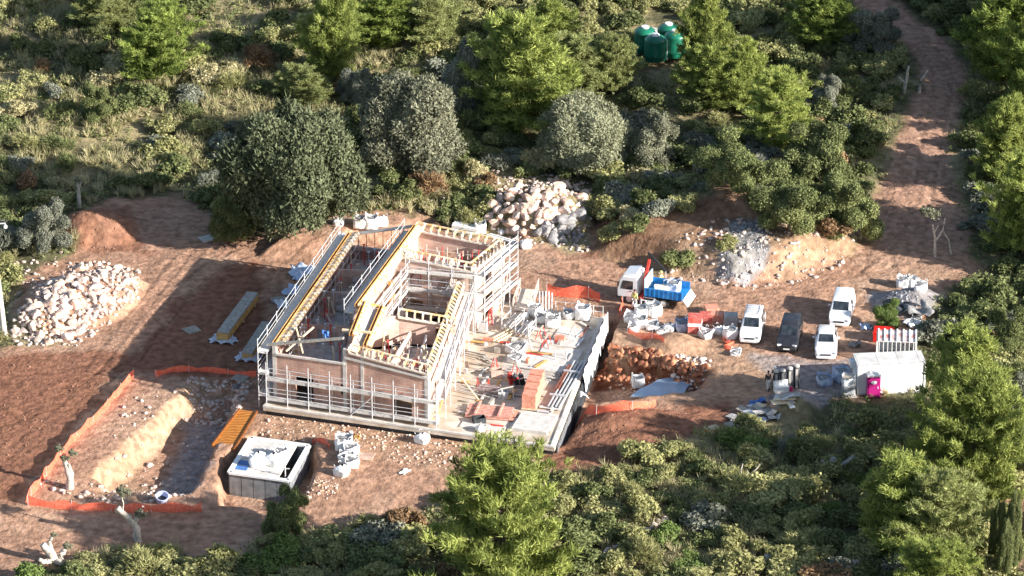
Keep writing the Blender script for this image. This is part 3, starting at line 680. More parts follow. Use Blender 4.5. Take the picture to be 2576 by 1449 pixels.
for u0, u1 in ((.0, .3), (5.95, 6.25), (7.45, 7.7), (Lf-.32, Lf)):
    zt = 5.7 if u0 < 1 else 6.2-(u0-6)*.15
    mb = MB(); a, b = U0(u0, .17), U0(u1, .17); c, d = U0(u1, -.20), U0(u0, -.20); mb.prism([a[:2], b[:2], c[:2], d[:2]], .8, zt); HB(mb, 'column', CONCW)
mb = MB(); mb.beam(U0(.3, .18, 4.97), U0(6.1, .18, 4.97), .14, .16); HB(mb, 'ledge', CONCW)
mb = MB(); mb.beam(U0(6.1, .18, 5.55), U0(Lf, .18, 4.72), .14, .2); HB(mb, 'ledge', CONCW)
HB(wall(FL+Vector((.05, .3, 0)), BL, .8, 5.35), 'left_wall', BRICK)
HB(wall(BL+Vector((.2, 0, 0)), RB, .8, 4.3, z1b=4.5, holes=[(1.2, 2.2, 1, 3), (3.4, 4.6, 3.5, 4.1)]), 'back_wall', BRICK)
mb = MB(); 
for i in range(9):
    t = i/8; p = BL.lerp(RB, t); mb.tube([(p.x, p.y, 4.4), (p.x, p.y, 5.4+1.5*t)], .03, 5)
mb.tube([(BL.x, BL.y, 4.42), (RB.x, RB.y, 4.42)], .03, 5); HB(mb, 'starter_bars', mat('rust_steel', (.22, .09, .05), .8))
mb = MB(); a, b = BL.copy(), RB.copy(); a.z = 5.5; b.z = 7.1; mb.beam(a, b, .22, .22); a.z = b.z = 4.45; a += Vector((.1, -.25, 0)); b += Vector((-.1, -.25, 0)); mb.beam(a, b, .15, .4); HB(mb, 'ring_beam', CONC)
HB(wall(RF, RB, .8, 6.9, holes=[(2.0, 3.2, 3.5, 5.6), (5.5, 6.6, .9, 3.0), (8.3, 9.5, 3.5, 5.5)]), 'ridge_wall', BRICKP)
HB(wall(U0(6.1, -.3), RF, .8, 5.6, z1b=6.6), 'ridge_wall', BRICKP)
HB(wall(FR+Vector((-.12, .2, 0)), EB, .8, 5.0, holes=[(2.4, 3.6, .9, 3.0), (6.2, 7.6, .9, 3.0), (3.2, 5.2, 3.6, 4.6)]), 'right_wall', BRICKP)
F1 = V3(1003, 790, 5.9); F2 = V3(1145, 815, 5.2)
a, b = F1.copy(), F2.copy(); a.z = b.z = .8; HB(wall(a, b, .8, 5.7, z1b=5.05, holes=[(1.0, 2.2, .9, 3), (3.0, 4.2, 3.5, 4.8)]), 'rear_wall', BRICKP)
HB(wall(RF, a, .8, 6.0, z1b=5.8), 'rear_wall', BRICKP)
HB(wall(GL, GF, .8, 6.7, z1b=6.1, holes=[(.9, 2.3, .9, 3.0), (3.0, 5.2, 3.6, 5.3), (1.0, 2.2, 3.6, 5.4), (3.3, 5.0, .9, 2.6)]), 'wing_front_wall', BRICKP)
HB(wall(GF+Vector((.1, .2, 0)), GB, .8, 6.1, holes=[(1.6, 3.0, 3.5, 5.2), (1.4, 3.2, .9, 3)]), 'wing_right_wall', BRICKP)
HB(wall(RB, GB, .8, 6.6, z1b=6.0, holes=[(2, 3.4, 3.6, 5.2)]), 'wing_back_wall', BRICKP)
for p, zt in ((GF, 6.4), (GB, 6.2), (EB, 5.1), (BL, 5.6), (RB, 7.1)):
    mb = MB(); mb.box((p.x, p.y, (.8+zt)/2), (.36, .36, zt-.8), -.3); HB(mb, 'column', CONCW)
# floors of the upper storey
def plate(name, P, z, th, m): mb = MB(); mb.prism([p[:2] for p in P], z-th, z); return HB(mb, name, m)
plate('upper_floor', [FL+Vector((.3, .3, 0)), U0(6.0, -.25), RF+Vector((-.2, 0, 0)), RB+Vector((-.2, -.2, 0)), BL+Vector((.2, -.2, 0))], 3.4, .28, CONC)
plate('upper_floor', [U0(6.3, -.25), U0(Lf-.3, -.3), EB+Vector((-.2, -.3, 0)), b+Vector((0, -.2, 0)), a+Vector((0, -.2, 0)), RF+Vector((.2, -.2, 0))], 3.3, .28, CONC)
plate('upper_floor', [GL+Vector((.2, .2, 0)), GF+Vector((-.1, .2, 0)), GB+Vector((-.2, 0, 0)), RB+Vector((.3, -.3, 0))], 3.4, .28, CONC)
# cross walls inside
for t, h in ((.28, 4.6), (.52, 5.1), (.74, 4.9)):
    p = FL.lerp(BL, t)+Vector((.3, 0, 0)); q = (U0(6.0)).lerp(RB, t)-Vector((.35, 0, 0)); p.z = q.z = .8
    HB(wall(p, q, 3.41, h, .16, z1b=h+.7, holes=[(1.6, 2.6, 3.41, h+.05 if h > 5 else 4.5)]), 'inner_wall', BRICKP)
p = U0(9.6, -.4); q = p+Vector((1.6, 6.5, 0)); HB(wall(p, q, 3.31, 5.0, .14), 'inner_wall', BRICKP)
p = GL.lerp(GF, .55)+Vector((0, .3, 0)); q = RB.lerp(GB, .55)-Vector((0, .3, 0)); HB(wall(p, q, 3.41, 5.4, .14, holes=[(1.2, 2.2, 3.41, 5)]), 'inner_wall', BRICKP)
# gable rafter at the front left and roof edge formwork
mb = MB(); mb.beam(U0(-.5, .05, 5.62), U0(6.0, .05, 7.15), .32, .14); HB(mb, 'rafter', DPLANK)
mb = MB(); mb.beam(U0(.9, -.5, 5.0), U0(2.2, -3.4, 6.0), .12, .12); HB(mb, 'brace', PALEW); mb = MB(); mb.beam(U0(2.3, -.6, 5.0), U0(.9, -2.9, 6.0), .12, .12); HB(mb, 'brace', PALEW)
def edgeform(p, q, side, zl=0.0, wid=.95, soff=None):
    """roof edge formwork: orange face boards with a dark joint, pale sloping soffit and its cross battens"""
    d = (q-p).normalized(); s = Vector((-d.y, d.x, 0))*side; L = (q-p).length; up = Vector((0, 0, 1)); soff = soff or SOFF
    mb = MB(); mb.beam(p-s*.16+up*.10, q-s*.16+up*.10, .05, .26); mb.beam(p+s*.10+up*.12, q+s*.10+up*.12, .05, .30); f = HB(mb, 'edge_formwork', YELL)
    mb = MB(); mb.beam(p-s*.03+up*.06, q-s*.03+up*.06, .2, .10); mb.build('joint', DORNG, f)
    m4 = MB(); m3 = MB(); m3.add([p+s*.13+up*.16, q+s*.13+up*.16, q+s*(.13+wid)+up*(.12+zl), p+s*(.13+wid)+up*(.12+zl)], [(0, 1, 2, 3)])
    m3.add([p+s*.13+up*.08, q+s*.13+up*.08, q+s*(.13+wid)+up*(.04+zl), p+s*(.13+wid)+up*(.04+zl)], [(3, 2, 1, 0)])
    n = int(L/.62)
    for i in range(n):
        c = p+d*(i+.5)*L/n+up*.15
        m4.beam(c+s*.16+up*.02, c+s*(.02+wid)+up*(zl), .16, .12)
    m4.beam(p+s*(.1+wid*.6)+up*(.12+zl*.6), q+s*(.1+wid*.6)+up*(.12+zl*.6), .08, .10)
    m3.build('soffit_board', soff, f); m4.build('battens', MUST, f)
    return f
def rail(p, z): v = p.copy(); v.z = z; return v
edgeform(rail(FL, 5.5)+Vector((.05, .1, 0)), rail(BL, 5.5), -1, .22, .85)
edgeform(rail(RF, 7.05), rail(RB, 7.05), -1, -.22, .55)
S1a, S1b = V3(884, 845, 7.0), V3(917, 762, 7.0); S2a, S2b = V3(919, 872, 6.5), V3(961, 774, 6.5)
for p, q, sd in ((S1a, S1b, -1), (S2a, S2b, -1)): edgeform(p, q, sd, -.08, .4)
mb = MB(); mb.beam(S1b, S2b, .1, .3); HB(mb, 'edge_formwork', YELL)
mb = MB(); mb.add([S1a+Vector((.4, .2, -.2)), S2a+Vector((-.2, .2, -.25)), S2b+Vector((-.2, 0, -.25)), S1b+Vector((.4, 0, -.2))], [(0, 1, 2, 3)]); mb.add([S1a+Vector((.4, .2, -.35)), S2a+Vector((-.2, .2, -.4)), S2b+Vector((-.2, 0, -.4)), S1b+Vector((.4, 0, -.35))], [(3, 2, 1, 0)]); HB(mb, 'roof_strip', CONC)
def ladderform(p, q, h=.5, wid=.55):
    d = (q-p).normalized(); s = Vector((-d.y, d.x, 0)); L = (q-p).length; up = Vector((0, 0, 1)); n = int(L/.62)
    mb = MB(); mb.beam(p+s*wid/2+up*h, q+s*wid/2+up*h, .12, .12)
    m2 = MB(); m2.beam(p-s*wid/2, q-s*wid/2, .20, .14)
    for i in range(n+1):
        c = p+d*i*L/n
        mb.beam(c-s*wid/2+up*.05, c+s*wid/2+up*h, .13, .12); mb.beam(c+s*wid/2+up*h, c+s*wid*.5-up*.02, .07, .07); m2.beam(c-s*wid/2, c-s*wid/2+up*(h+.02), .11, .11)
    f = HB(mb, 'eaves_formwork', MUST); m2.build('sill_board', PALEW2, f)
ladderform(U0(6.5, -.05, 6.02), U0(Lf, -.05, 5.12))
ladderform(F1+Vector((0, 0, -.15)), F2+Vector((0, 0, -.1)))
ladderform(rail(GL, 6.85)+Vector((.3, 0, 0)), rail(GF, 6.2)); ladderform(rail(RB, 6.8), rail(GB, 6.1))
ladderform(rail(GF, 6.15)+Vector((0, .3, 0)), rail(GB, 6.1)); ladderform(rail(FR, 5.1)+Vector((0, .3, 0)), rail(EB, 5.1), .35, .5)
# props and yellow boards standing inside
rr = random.Random(4)
for i in range(46):
    t = rr.uniform(.06, .95); s = rr.uniform(.12, .88); p = FL.lerp(BL, t).lerp(U0(6.0).lerp(RB, t), s); h = rr.uniform(1.6, 2.3)
    mb = MB(); mb.tube([(p.x, p.y, 3.4), (p.x, p.y, 3.4+h)], .05, 6); mb.box((p.x, p.y, 3.4+h+.02), (.22, .22, .03)); HB(mb, 'prop', REDM if i % 3 == 0 else GALV if i % 3 == 1 else PALEW)
for i in range(24):
    s = rr.uniform(.1, .9); t = rr.uniform(.15, .85); p = GL.lerp(GF, s).lerp(RB.lerp(GB, s), t); h = rr.uniform(2.0, 2.8)
    mb = MB(); mb.tube([(p.x, p.y, 3.4), (p.x, p.y, 3.4+h)], .05, 6); HB(mb, 'prop', REDM if i % 2 else GALV)
for i in range(24):
    p = U0(rr.uniform(7, 12.4), -rr.uniform(.8, 6.2), 3.3); h = rr.uniform(1.3, 1.9)
    mb = MB(); mb.tube([p, p+Vector((rr.uniform(-.3, .3), rr.uniform(-.2, .5), h))], .06, 6); HB(mb, 'prop', REDM if i % 4 == 0 else PALEW if i % 2 else WHITE)
mb = MB(); p = V3(985, 780, 3.4); mb.box((p.x, p.y, 4.75), (.5, .1, 2.5), -.3); HB(mb, 'yellow_board', YELL)
mb = MB(); p = V3(905, 838, 6.9); mb.beam(p+Vector((-1.4, .2, .2)), p+Vector((.9, -.3, .2)), .22, .14); HB(mb, 'loose_plank', PALEW)
for i in range(48):
    t = rr.uniform(.05, .95); s = rr.uniform(.1, .9); p = FL.lerp(BL, t).lerp(U0(6.0).lerp(RB, t), s)
    mb = MB(); mb.box((p.x, p.y, 3.45+.06*rr.random()), (rr.uniform(.3, 1.5), rr.uniform(.15, .5), rr.uniform(.08, .5)), rr.uniform(-.5, .4)); HB(mb, 'loose_plank' if i % 2 else 'block_heap', [PALEW, CONCW, BRICKP, DPLANK][i % 4])

def lattice(p, q, z0, z1, n, nm='prop_row', m=None):
    d = q-p; mb = MB()
    for i in range(n+1): c = p+d*(i/n); mb.tube([(c.x, c.y, z0), (c.x, c.y, z1+.12*math.sin(i*2.1))], .032, 5)
    for f in (.45, .85): z = z0+(z1-z0)*f; mb.tube([(p.x, p.y, z), (q.x, q.y, z)], .028, 5)
    return HB(mb, nm, m or GALV)
L1, L2 = FL.lerp(U0(6.0), .17), BL.lerp(RB, .17); lattice(L1.lerp(L2, .05), L1.lerp(L2, .97), 3.4, 5.5, 17)
L1, L2 = FL.lerp(U0(6.0), .78), BL.lerp(RB, .74); lattice(L1.lerp(L2, .1), L1.lerp(L2, .97), 3.4, 5.6, 15)
lattice(U0(6.9, -.9), U0(12.3, -.9), 3.3, 5.2, 7, m=PALEW2); lattice(U0(8.4, -4.6), U0(13.2, -5.4), 3.3, 5.0, 7); lattice(GL.lerp(RB, .3)+Vector((.5, 0, 0)), GF.lerp(GB, .3)+Vector((-.4, 0, 0)), 3.4, 6.2, 7); lattice(GL.lerp(RB, .7)+Vector((.5, 0, 0)), GF.lerp(GB, .7)+Vector((-.4, 0, 0)), 3.4, 6.2, 7, m=PALEW2)
for i in range(16):
    a_ = FL.lerp(BL, rr.uniform(.05, .9)).lerp(U0(6.0).lerp(RB, rr.uniform(.05, .9)), rr.uniform(.15, .8)); b_ = a_+Vector((rr.uniform(-1.2, 1.2), rr.uniform(-.8, 1.6), 0)); mb = MB(); mb.beam((a_.x, a_.y, 3.5+rr.random()*.4), (b_.x, b_.y, 3.6+rr.random()*1.6), .16, .06); HB(mb, 'leaning_plank', [PALEW, PALEW2, DPLANK, BRICKP][i % 4])
for i in range(10):
    a_ = U0(rr.uniform(7.2, 12), -rr.uniform(1, 6), 3.4); mb = MB(); mb.beam(a_, a_+Vector((rr.uniform(-.9, .9), rr.uniform(-.3, .9), rr.uniform(.8, 1.7))), .18, .06); HB(mb, 'leaning_plank', [PALEW2, WHITE, PALEW, BRICKP][i % 4])

# ---------------- scaffolds ----------------
def scaffold(label, p, q, out, z0, lifts, top, step=2.5, w=.75, near=.35, group='scaffolds round the house', rails=(.5, 1.0), inner=True, dz=None):
    """standards at two offsets, plank lifts, guard rails, one brace per lift; dz = (platform extents)"""
    d = q-p; d.z = 0; L = d.length; d.normalize(); s = out.normalized(); n = max(1, round(L/step))
    t = thing('scaffold', label, 'scaffold', (p.x, p.y, z0), 0, group); off = -Vector((p.x, p.y, z0))
    B = lambda mb, nm, m: mb.build(nm, m, t, off)
    P = lambda a, o, z: Vector((p.x, p.y, 0))+d*a+s*o+Vector((0, 0, z))
    for i in range(n+1):
        a = L*i/n
        mb = MB(); mb.tube([P(a, near+w, z0), P(a, near+w, top)], .038, 6); B(mb, 'standard', GALV)
        if inner: mb = MB(); mb.tube([P(a, near, z0), P(a, near, top-.9)], .034, 6); B(mb, 'standard', GALV)
    for z in lifts:
        mb = MB(); mb.bx(0, L, 0, w, -.05, .05); M = Matrix(((d.x, s.x, 0), (d.y, s.y, 0), (0, 0, 1))); v0 = P(0, near, z); mb.v = [tuple(M@Vector(v)+v0) for v in mb.v]
        for i in range(n+1): mb.tube([P(L*i/n, near-.05, z-.07), P(L*i/n, near+w+.05, z-.07)], .028, 5)
        B(mb, 'platform', PLANK)
        for r in rails:
            if z+r < top+.05: mb = MB(); mb.tube([P(0, near+w, z+r), P(L, near+w, z+r)], .03, 5); B(mb, 'guard_rail', GALV)
        mb = MB(); mb.beam(P(0, near+w-.02, z+.13), P(L, near+w-.02, z+.13), .03, .15); B(mb, 'toe_board', PLANK)
    a = L*(n//2)/n; mb = MB(); mb.tube([P(a, near+w+.04, z0+.1), P(min(L, a+L/n), near+w+.04, lifts[-1]-.2)], .028, 5); B(mb, 'brace', GALV)
    return t
lw = (BL-FL); lw.z = 0; outL = Vector((-lw.y, lw.x, 0)).normalized()
scaffold('long scaffold along the shaded left wall with a dark top walkway', FL-lw.normalized()*.6, BL+lw.normalized()*.8, outL, .3, (1.4, 3.3, 5.2), 6.35)
scaffold('inner scaffold with railed walkway against the left of the ridge wall', RF, RB, outL, 3.41, (4.7, 6.5), 7.7, near=.25, w=.8)
scaffold('low scaffold of two white lifts across the sunlit front wall', U0(-.3, 0), U0(Lf+.9, 0), nF, .82, (1.2, 2.95), 4.5, near=.35, w=.6, step=1.75, rails=(.35, .7, 1.05))
scaffold('three lift scaffold on the sunlit courtyard side of the ridge wall', RF+Vector((.3, .8, 0)), GL+Vector((0, -.6, 0)), -outL, .82, (2.4, 4.2, 5.7), 6.9, near=.4, w=.7)
nG = (GF-GL); nG = Vector((nG.y, -nG.x, 0)); rG = GB-GF; rG = Vector((rG.y, -rG.x, 0)); rE = EB-FR; rE = Vector((rE.y, -rE.x, 0))
scaffold('three lift scaffold on the courtyard face of the rear right wing', GL+Vector((1.0, -.3, 0)), GF+Vector((.4, 0, 0)), nG, .82, (2.6, 4.3, 5.9), 7.2, w=.6, step=1.7)
scaffold('tall narrow scaffold at the right end of the rear wing', GF, GB+Vector((.4, .9, 0)), rG, .82, (2.6, 4.3, 5.9), 7.3, w=.7, step=1.6)
scaffold('scaffold down the right side of the front wing facing the terrace', FR+Vector((.3, .6, 0)), EB, rE, .82, (2.6, 4.3), 5.5, near=.3, w=.7)

# ---------------- terrace ----------------
TE = [W(*q, .8) for q in ((662, 1022), (1395, 1125), (1521, 800))]
tp = [TE[0][:2], TE[1][:2], TE[2][:2], W(1262, 758, .8)[:2], (GB+Vector((.3, .6, 0)))[:2], (RB+Vector((.5, .8, 0)))[:2], (BL+Vector((-1.4, .8, 0)))[:2]]
TL = Vector((TE[1][0], TE[1][1], 0))
terr = thing('concrete_terrace', 'raised concrete terrace slab littered with materials, dark lined edge over the trench', 'terrace', TL)
TB = lambda mb, nm, m, par=None: mb.build(nm, m, par or terr, None if par else -TL)
mb = MB(); mb.prism(tp, .42, .8); TB(mb, 'slab', SLABM)
mb = MB(); ins = [Vector((*q, 0)) for q in tp]; c = sum(ins, Vector())/len(ins); mb.prism([((q-c)*.985+c)[:2] for q in ins], -2.7, .42); TB(mb, 'foundation_wall', DARKW)
a, b = Vector(TE[1]), Vector(TE[2]); d = (b-a).normalized(); s = Vector((d.y, -d.x, 0))
for i in range(15):
    mb = MB(); p = a+d*(.6+i*1.55); mb.beam(p+s*.12+Vector((0, 0, -1.35)), p+d*1.42+s*.12+Vector((0, 0, -1.35)), .10, 2.3); TB(mb, 'wall_panel', mat('grey_panel_%d' % (i % 3), (.10+.03*(i % 3), .105+.03*(i % 3), .11+.03*(i % 3)), .6, (.2, .2, .21), 3, 4) if i < 3 else terr.children[-1].data.materials[0] if i % 2 else DARKW)
mb = MB(); rr = random.Random(8)
def sheet(u, v):
    q = a+d*(11.5+12.2*u)+s*(.26+.05*math.sin(u*40)+.05*v); return q+Vector((0, 0, .75-2.3*v*(1 if u > .1 else u*10)*(.85+.15*math.sin(u*57))))
mb.grid(sheet, 60, 4); o = TB(mb, 'white_membrane', mat('white_membrane', (.74, .75, .76), .6, (.82, .82, .82), 3, 4))
so_ = o.modifiers.new('thick', 'SOLIDIFY'); so_.thickness = .03
mb = MB(); mb.beam(Vector(TE[0])+Vector((0, .1, -.02)), Vector(TE[1])+Vector((-.05, .1, -.02)), .22, .16); TB(mb, 'edge_beam', CONCW)
mb = MB(); mb.beam(a+d*.1-s*.2+Vector((0, 0, .03)), b-d*.1-s*.2+Vector((0, 0, .03)), .3, .14); TB(mb, 'edge_beam', CONCW)
for px, py, w_, h_, th_ in ((1345, 1068, 2.9, 3.2, .28), (1400, 905, 3.4, 4.4, .07), (1330, 905, 3.8, 2.2, .06), (1215, 1075, 3.6, 1.0, .08), (1430, 850, 2.4, 3.6, .09)):
    p = V3(px, py, .8); mb = MB(); mb.box((p.x, p.y, .802+th_/2), (w_, h_, th_), -.28); TB(mb, 'plinth', CONCW)
# ---------------- shared site meshes ----------------
BAG = mat('white_bag_fabric', (.70, .70, .69), .8, (.82, .82, .81), 5, 4, .015, 9)
BAGB = mat('bluish_bag_fabric', (.30, .38, .55), .8, (.62, .66, .74), 3, 4, .015, 9)
SAND = mat('sand_fill', (.42, .34, .25), .95, (.55, .46, .36), 8, 6)
GREYF = mat('grey_fill', (.16, .16, .16), .95, (.34, .33, .32), 6, 6)
STONE = mat('pale_limestone', (.43, .315, .255), .9, (.70, .585, .515), 1.6, 8, .03, 4, rnd=.2)
STONEP = mat('pinkish_limestone', (.55, .33, .22), .9, (.76, .62, .52), 1.4, 8, .03, 4, rnd=.2)
STONED = mat('grey_limestone', (.17, .165, .165), .9, (.36, .34, .33), 1.6, 8, .03, 4, rnd=.2)
NET = mat('orange_net', (.80, .12, .06), .7, (.86, .22, .13), 6, 3); NET.node_tree.nodes['Principled BSDF'].inputs['Roughness'].default_value = .7
_n = NET.node_tree.nodes; _l = NET.node_tree.links; _t = _n.new('ShaderNodeBsdfTransparent'); _m = _n.new('ShaderNodeMixShader'); _m.inputs[0].default_value = .16
_l.new(_n['Principled BSDF'].outputs[0], _m.inputs[1]); _l.new(_t.outputs[0], _m.inputs[2]); _l.new(_m.outputs[0], _n['Material Output'].inputs[0])
def stone_mesh(seed, sub=2):
    r = random.Random(seed); bm = bmesh.new(); bmesh.ops.create_icosphere(bm, subdivisions=sub, radius=1)
    pl = [(Vector((r.gauss(0, 1), r.gauss(0, 1), r.gauss(0, 1))).normalized(), r.uniform(.55, .85)) for _ in range(11)]
    for v in bm.verts:
        for n, k in pl:
            dd = v.co.dot(n)
            if dd > k: v.co -= n*(dd-k)
        v.co *= r.uniform(.97, 1.03)
    me = bpy.data.meshes.new('stone'); bm.to_mesh(me); bm.free(); return me
STN = [stone_mesh(i) for i in range(9)]
def stone(p, s, m, label=None, grp=None, name='boulder', flat=.75):
    o = link(name, leafed(random.choice(STN), m), None, None, p, (random.uniform(-.5, .5), random.uniform(-.5, .5), random.uniform(0, 6.28)))
    o.scale = (s*random.uniform(.8, 1.25), s*random.uniform(.8, 1.2), s*flat*random.uniform(.8, 1.25)); tag(o, label, 'boulder', grp); return o
def inpoly(x, y, P): return float(sdpoly(np.array([x], float), np.array([y], float), P)[0]) > 0
def pile(P, n, dmin, sz, choose, label, grp):
    xs = [p[0] for p in P]; ys = [p[1] for p in P]; got = []; tries = 0
    while len(got) < n and tries < 6000:
        tries += 1; x = random.uniform(min(xs), max(xs)); y = random.uniform(min(ys), max(ys))
        if not inpoly(x, y, P) or any((x-a)**2+((y-b)*1.3)**2 < dmin**2 for a, b in got): continue
        got.append((x, y)); p = G(x, y); s = sz[0]*.7+(sz[1]-sz[0]*.7)*random.random()**1.5; mm, lab, gr = choose(x, y); stone((p.x, p.y, p.z+s*.18), s, mm, lab, gr)
pile([(28, 825), (70, 765), (125, 715), (185, 672), (255, 652), (325, 690), (348, 730), (305, 775), (245, 805), (195, 842), (130, 866), (55, 855)], 198, 11.5, (.28, .62), lambda x, y: (STONE if random.random() < .62 else STONEP, 'pale limestone boulder in the rubble pile beside the concrete pole', 'boulders of the pale rubble pile'), '', '')
def ch(x, y):
    dk = (x > 1385 and y > 548) or (x-1300)*.5+(y-560) > 38
    return (STONED, 'grey limestone boulder low on the right of the rubble heap behind the house', 'grey boulders of the back rubble heap') if dk else (STONEP if random.random() < .7 else STONE, 'pinkish limestone boulder in the rubble heap behind the house', 'pinkish boulders of the back rubble heap')
pile([(1228, 560), (1240, 485), (1300, 456), (1400, 452), (1480, 490), (1495, 520), (1440, 560), (1475, 610), (1380, 620), (1330, 590), (1240, 585)], 100, 13.5, (.40, .76), ch, '', '')
p = G(1425, 566); o = stone((p.x, p.y, p.z+.5), 1.0, STONED, 'largest flat grey slab of rock leaning on the back rubble heap', None); o.scale = (1.0, .85, .3); o.rotation_euler = (.7, .25, .5)
# loose stones, broken brick and gravel: too many to count
def loose(name, polys, n, m, sz, seed, flat=.6):
    r = np.random.default_rng(seed); V = []; F = []; base = np.array([v.co for v in STN[0].vertices]); 
    me = bpy.data.meshes.new('t'); bm = bmesh.new(); bmesh.ops.create_icosphere(bm, subdivisions=1, radius=1); bv = np.array([v.co for v in bm.verts]); bf = np.array([[v.index for v in f.verts] for f in bm.faces]); bm.free(); bpy.data.meshes.remove(me)
    k = 0; tot = sum(q[1] for q in polys)
    for P, wgt in polys:
        P = PX(*P); xs = [q[0] for q in P]; ys = [q[1] for q in P]; need = int(n*wgt/tot); x = r.uniform(min(xs), max(xs), need*4); y = r.uniform(min(ys), max(ys), need*4)
        ok = np.flatnonzero(sdpoly(x, y, P) > 0)[:need]
        for i in ok:
            s = sz[0]+(sz[1]-sz[0])*r.uniform()**2.5; q = bv*r.uniform(.5, 1.35, (len(bv), 1))*np.array([s, s*r.uniform(.6, 1.2), s*flat]); a = r.uniform(0, 6.28); ca, sa = math.cos(a), math.sin(a)
            q = np.stack([q[:, 0]*ca-q[:, 1]*sa, q[:, 0]*sa+q[:, 1]*ca, q[:, 2]], 1)+np.array([x[i], y[i], gz(x[i], y[i])+s*.15]); V.append(q); F.append(bf+k); k += len(bv)
    o = link(name, npmesh(name, np.concatenate(V), np.concatenate(F)), m); tag(o, kind='stuff'); return o
loose('loose_stones', [(((20, 830), (180, 660), (350, 680), (350, 760), (200, 870), (40, 870)), 5), (((1220, 560), (1240, 440), (1500, 470), (1480, 640), (1240, 600)), 4), (((470, 950), (640, 960), (600, 1030), (480, 1020)), 2.2), (((880, 450), (1230, 430), (1230, 560), (880, 540)), 1.3),
     (((300, 1000), (500, 960), (560, 1040), (480, 1220), (260, 1220)), .9), (((1790, 610), (2150, 600), (2120, 690), (1900, 730), (1640, 700)), 2.2), (((0, 660), (180, 640), (60, 760), (0, 760)), .5), (((0, 1200), (200, 1210), (500, 1240), (300, 1270)), .7)], 3000, STONE, (.06, .32), 3)
loose('broken_brick', [(((640, 1040), (1160, 1110), (1150, 1150), (800, 1120), (650, 1090)), 3), (((760, 1200), (860, 1200), (840, 1250), (760, 1250)), 1), (((1500, 870), (1780, 930), (1740, 960), (1500, 970)), 1.4), (((1000, 1130), (1140, 1150), (1120, 1180), (960, 1160)), .7)], 700, STONEP, (.04, .17), 4)
loose('dark_clods', [(((0, 900), (300, 900), (250, 1000), (0, 1200)), 1), (((1400, 1030), (1700, 1020), (1820, 1090), (1500, 1170)), 1.6), (((330, 620), (640, 600), (640, 900), (300, 900)), 1), (((160, 560), (330, 560), (340, 640), (180, 650)), 1.2)], 700, mat('clods', (.24, .12, .075), .95, (.36, .20, .13), 3, 5), (.03, .12), 9)
loose('red_rocks', [(((1505, 862), (1640, 885), (1780, 925), (1770, 940), (1640, 908), (1505, 890)), 1)], 420, mat('red_rock', (.20, .065, .035), .95, (.52, .25, .14), 1.6, 6, .05, 5), (.06, .42), 12, 1.0)
loose('pit_gravel', [(((1700, 890), (1790, 905), (1770, 945), (1690, 940)), 1)], 160, STONE, (.05, .3), 14)
loose('blue_gravel', [(((1835, 612), (1925, 612), (1935, 690), (1880, 728), (1800, 712)), 2), (((470, 1010), (560, 1030), (480, 1240), (410, 1240)), 1.2), (((2200, 745), (2260, 740), (2330, 790), (2220, 800)), 1)], 900, mat('grey_gravel', (.26, .27, .30), .95, (.42, .42, .43), 4, 5), (.03, .14), 6)
wm = mat('puddle_water', (.26, .36, .48), .25, (.34, .44, .55), 1.2, 3, .01, 3); wm.node_tree.nodes['Principled BSDF'].inputs['Specular IOR Level'].default_value = .5
mb = MB(); wp = [W(px, py, ZW) for px, py in ((1585, 998), (1606, 980), (1632, 968), (1655, 955), (1690, 948), (1716, 938), (1745, 943), (1752, 958), (1730, 972), (1722, 988), (1690, 992), (1655, 1002), (1620, 999))]; mb.add([(q[0], q[1], ZW) for q in wp], [tuple(range(len(wp)-1, -1, -1))]); o = mb.build('water', wm); tag(o, kind='structure')
# ---------------- bulk bags ----------------
def bag_mesh(seed, h=.95, top=1.08, sag=.12, tied=False, W_=.5):
    r = random.Random(seed); n = 24; rows = 9; vs = []; ph = [r.uniform(0, 6.28) for _ in range(6)]
    for j in range(rows+1):
        f = j/rows; z = h*f
        for k in range(n):
            t = 2*math.pi*k/n; c, s = math.cos(t), math.sin(t); q = W_/max(abs(c), abs(s))**.72
            q *= (1+.10*math.sin(math.pi*min(1, f*1.1)))*(1 if not tied else 1-.75*max(0, f-.65)/.35)*(top if f > .9 else 1)
            q *= 1+.05*math.sin(3*t+ph[0]+4*f)+.045*math.sin(7*t+ph[1]-6*f)
            vs.append((c*q, s*q, z*(1-sag*(.5+.5*math.sin(2*t+ph[2]))*f)))
    fs = [(j*n+k, j*n+(k+1) % n, (j+1)*n+(k+1) % n, (j+1)*n+k) for j in range(rows) for k in range(n)]+[tuple(range(n-1, -1, -1))]
    if not tied:
        for k in range(n): c, s, z = vs[rows*n+k]; vs.append((c*.86, s*.86, z-.20))
        fs += [(rows*n+k, rows*n+(k+1) % n, (rows+1)*n+(k+1) % n, (rows+1)*n+k) for k in range(n)]
    mb = MB(); mb.add(vs, fs)
    fill = MB(); 
    if not tied: fill.add([(c*.9, s*.9, z-.17+.0*k) for k, (c, s, z) in enumerate(vs[rows*n:rows*n+n])]+[(0, 0, h*.9)], [(k, (k+1) % n, n) for k in range(n)])
    hd = MB(); lp = []
    for sx, sy in ((1, 1), (1, -1), (-1, 1), (-1, -1)):
        a = Vector((sx*W_*.95, sy*W_*.62, h*.93)); b = Vector((sx*W_*.62, sy*W_*.95, h*.93)); mdl = (a+b)/2+Vector((sx*.06, sy*.06, .2*r.uniform(.2, 1.1))); lp.append([a, a.lerp(mdl, .6)+Vector((0, 0, .05)), mdl, b.lerp(mdl, .6)+Vector((0, 0, .05)), b])
    return mb.mesh('bag', True), (fill.mesh('fill', True) if not tied else None), lp
BGS = [bag_mesh(1), bag_mesh(2, .8, 1.15, .3), bag_mesh(3, .9, 1, .15, True), bag_mesh(4, .6, 1.25, .45), bag_mesh(5, 1.0, 1.0, .08)]
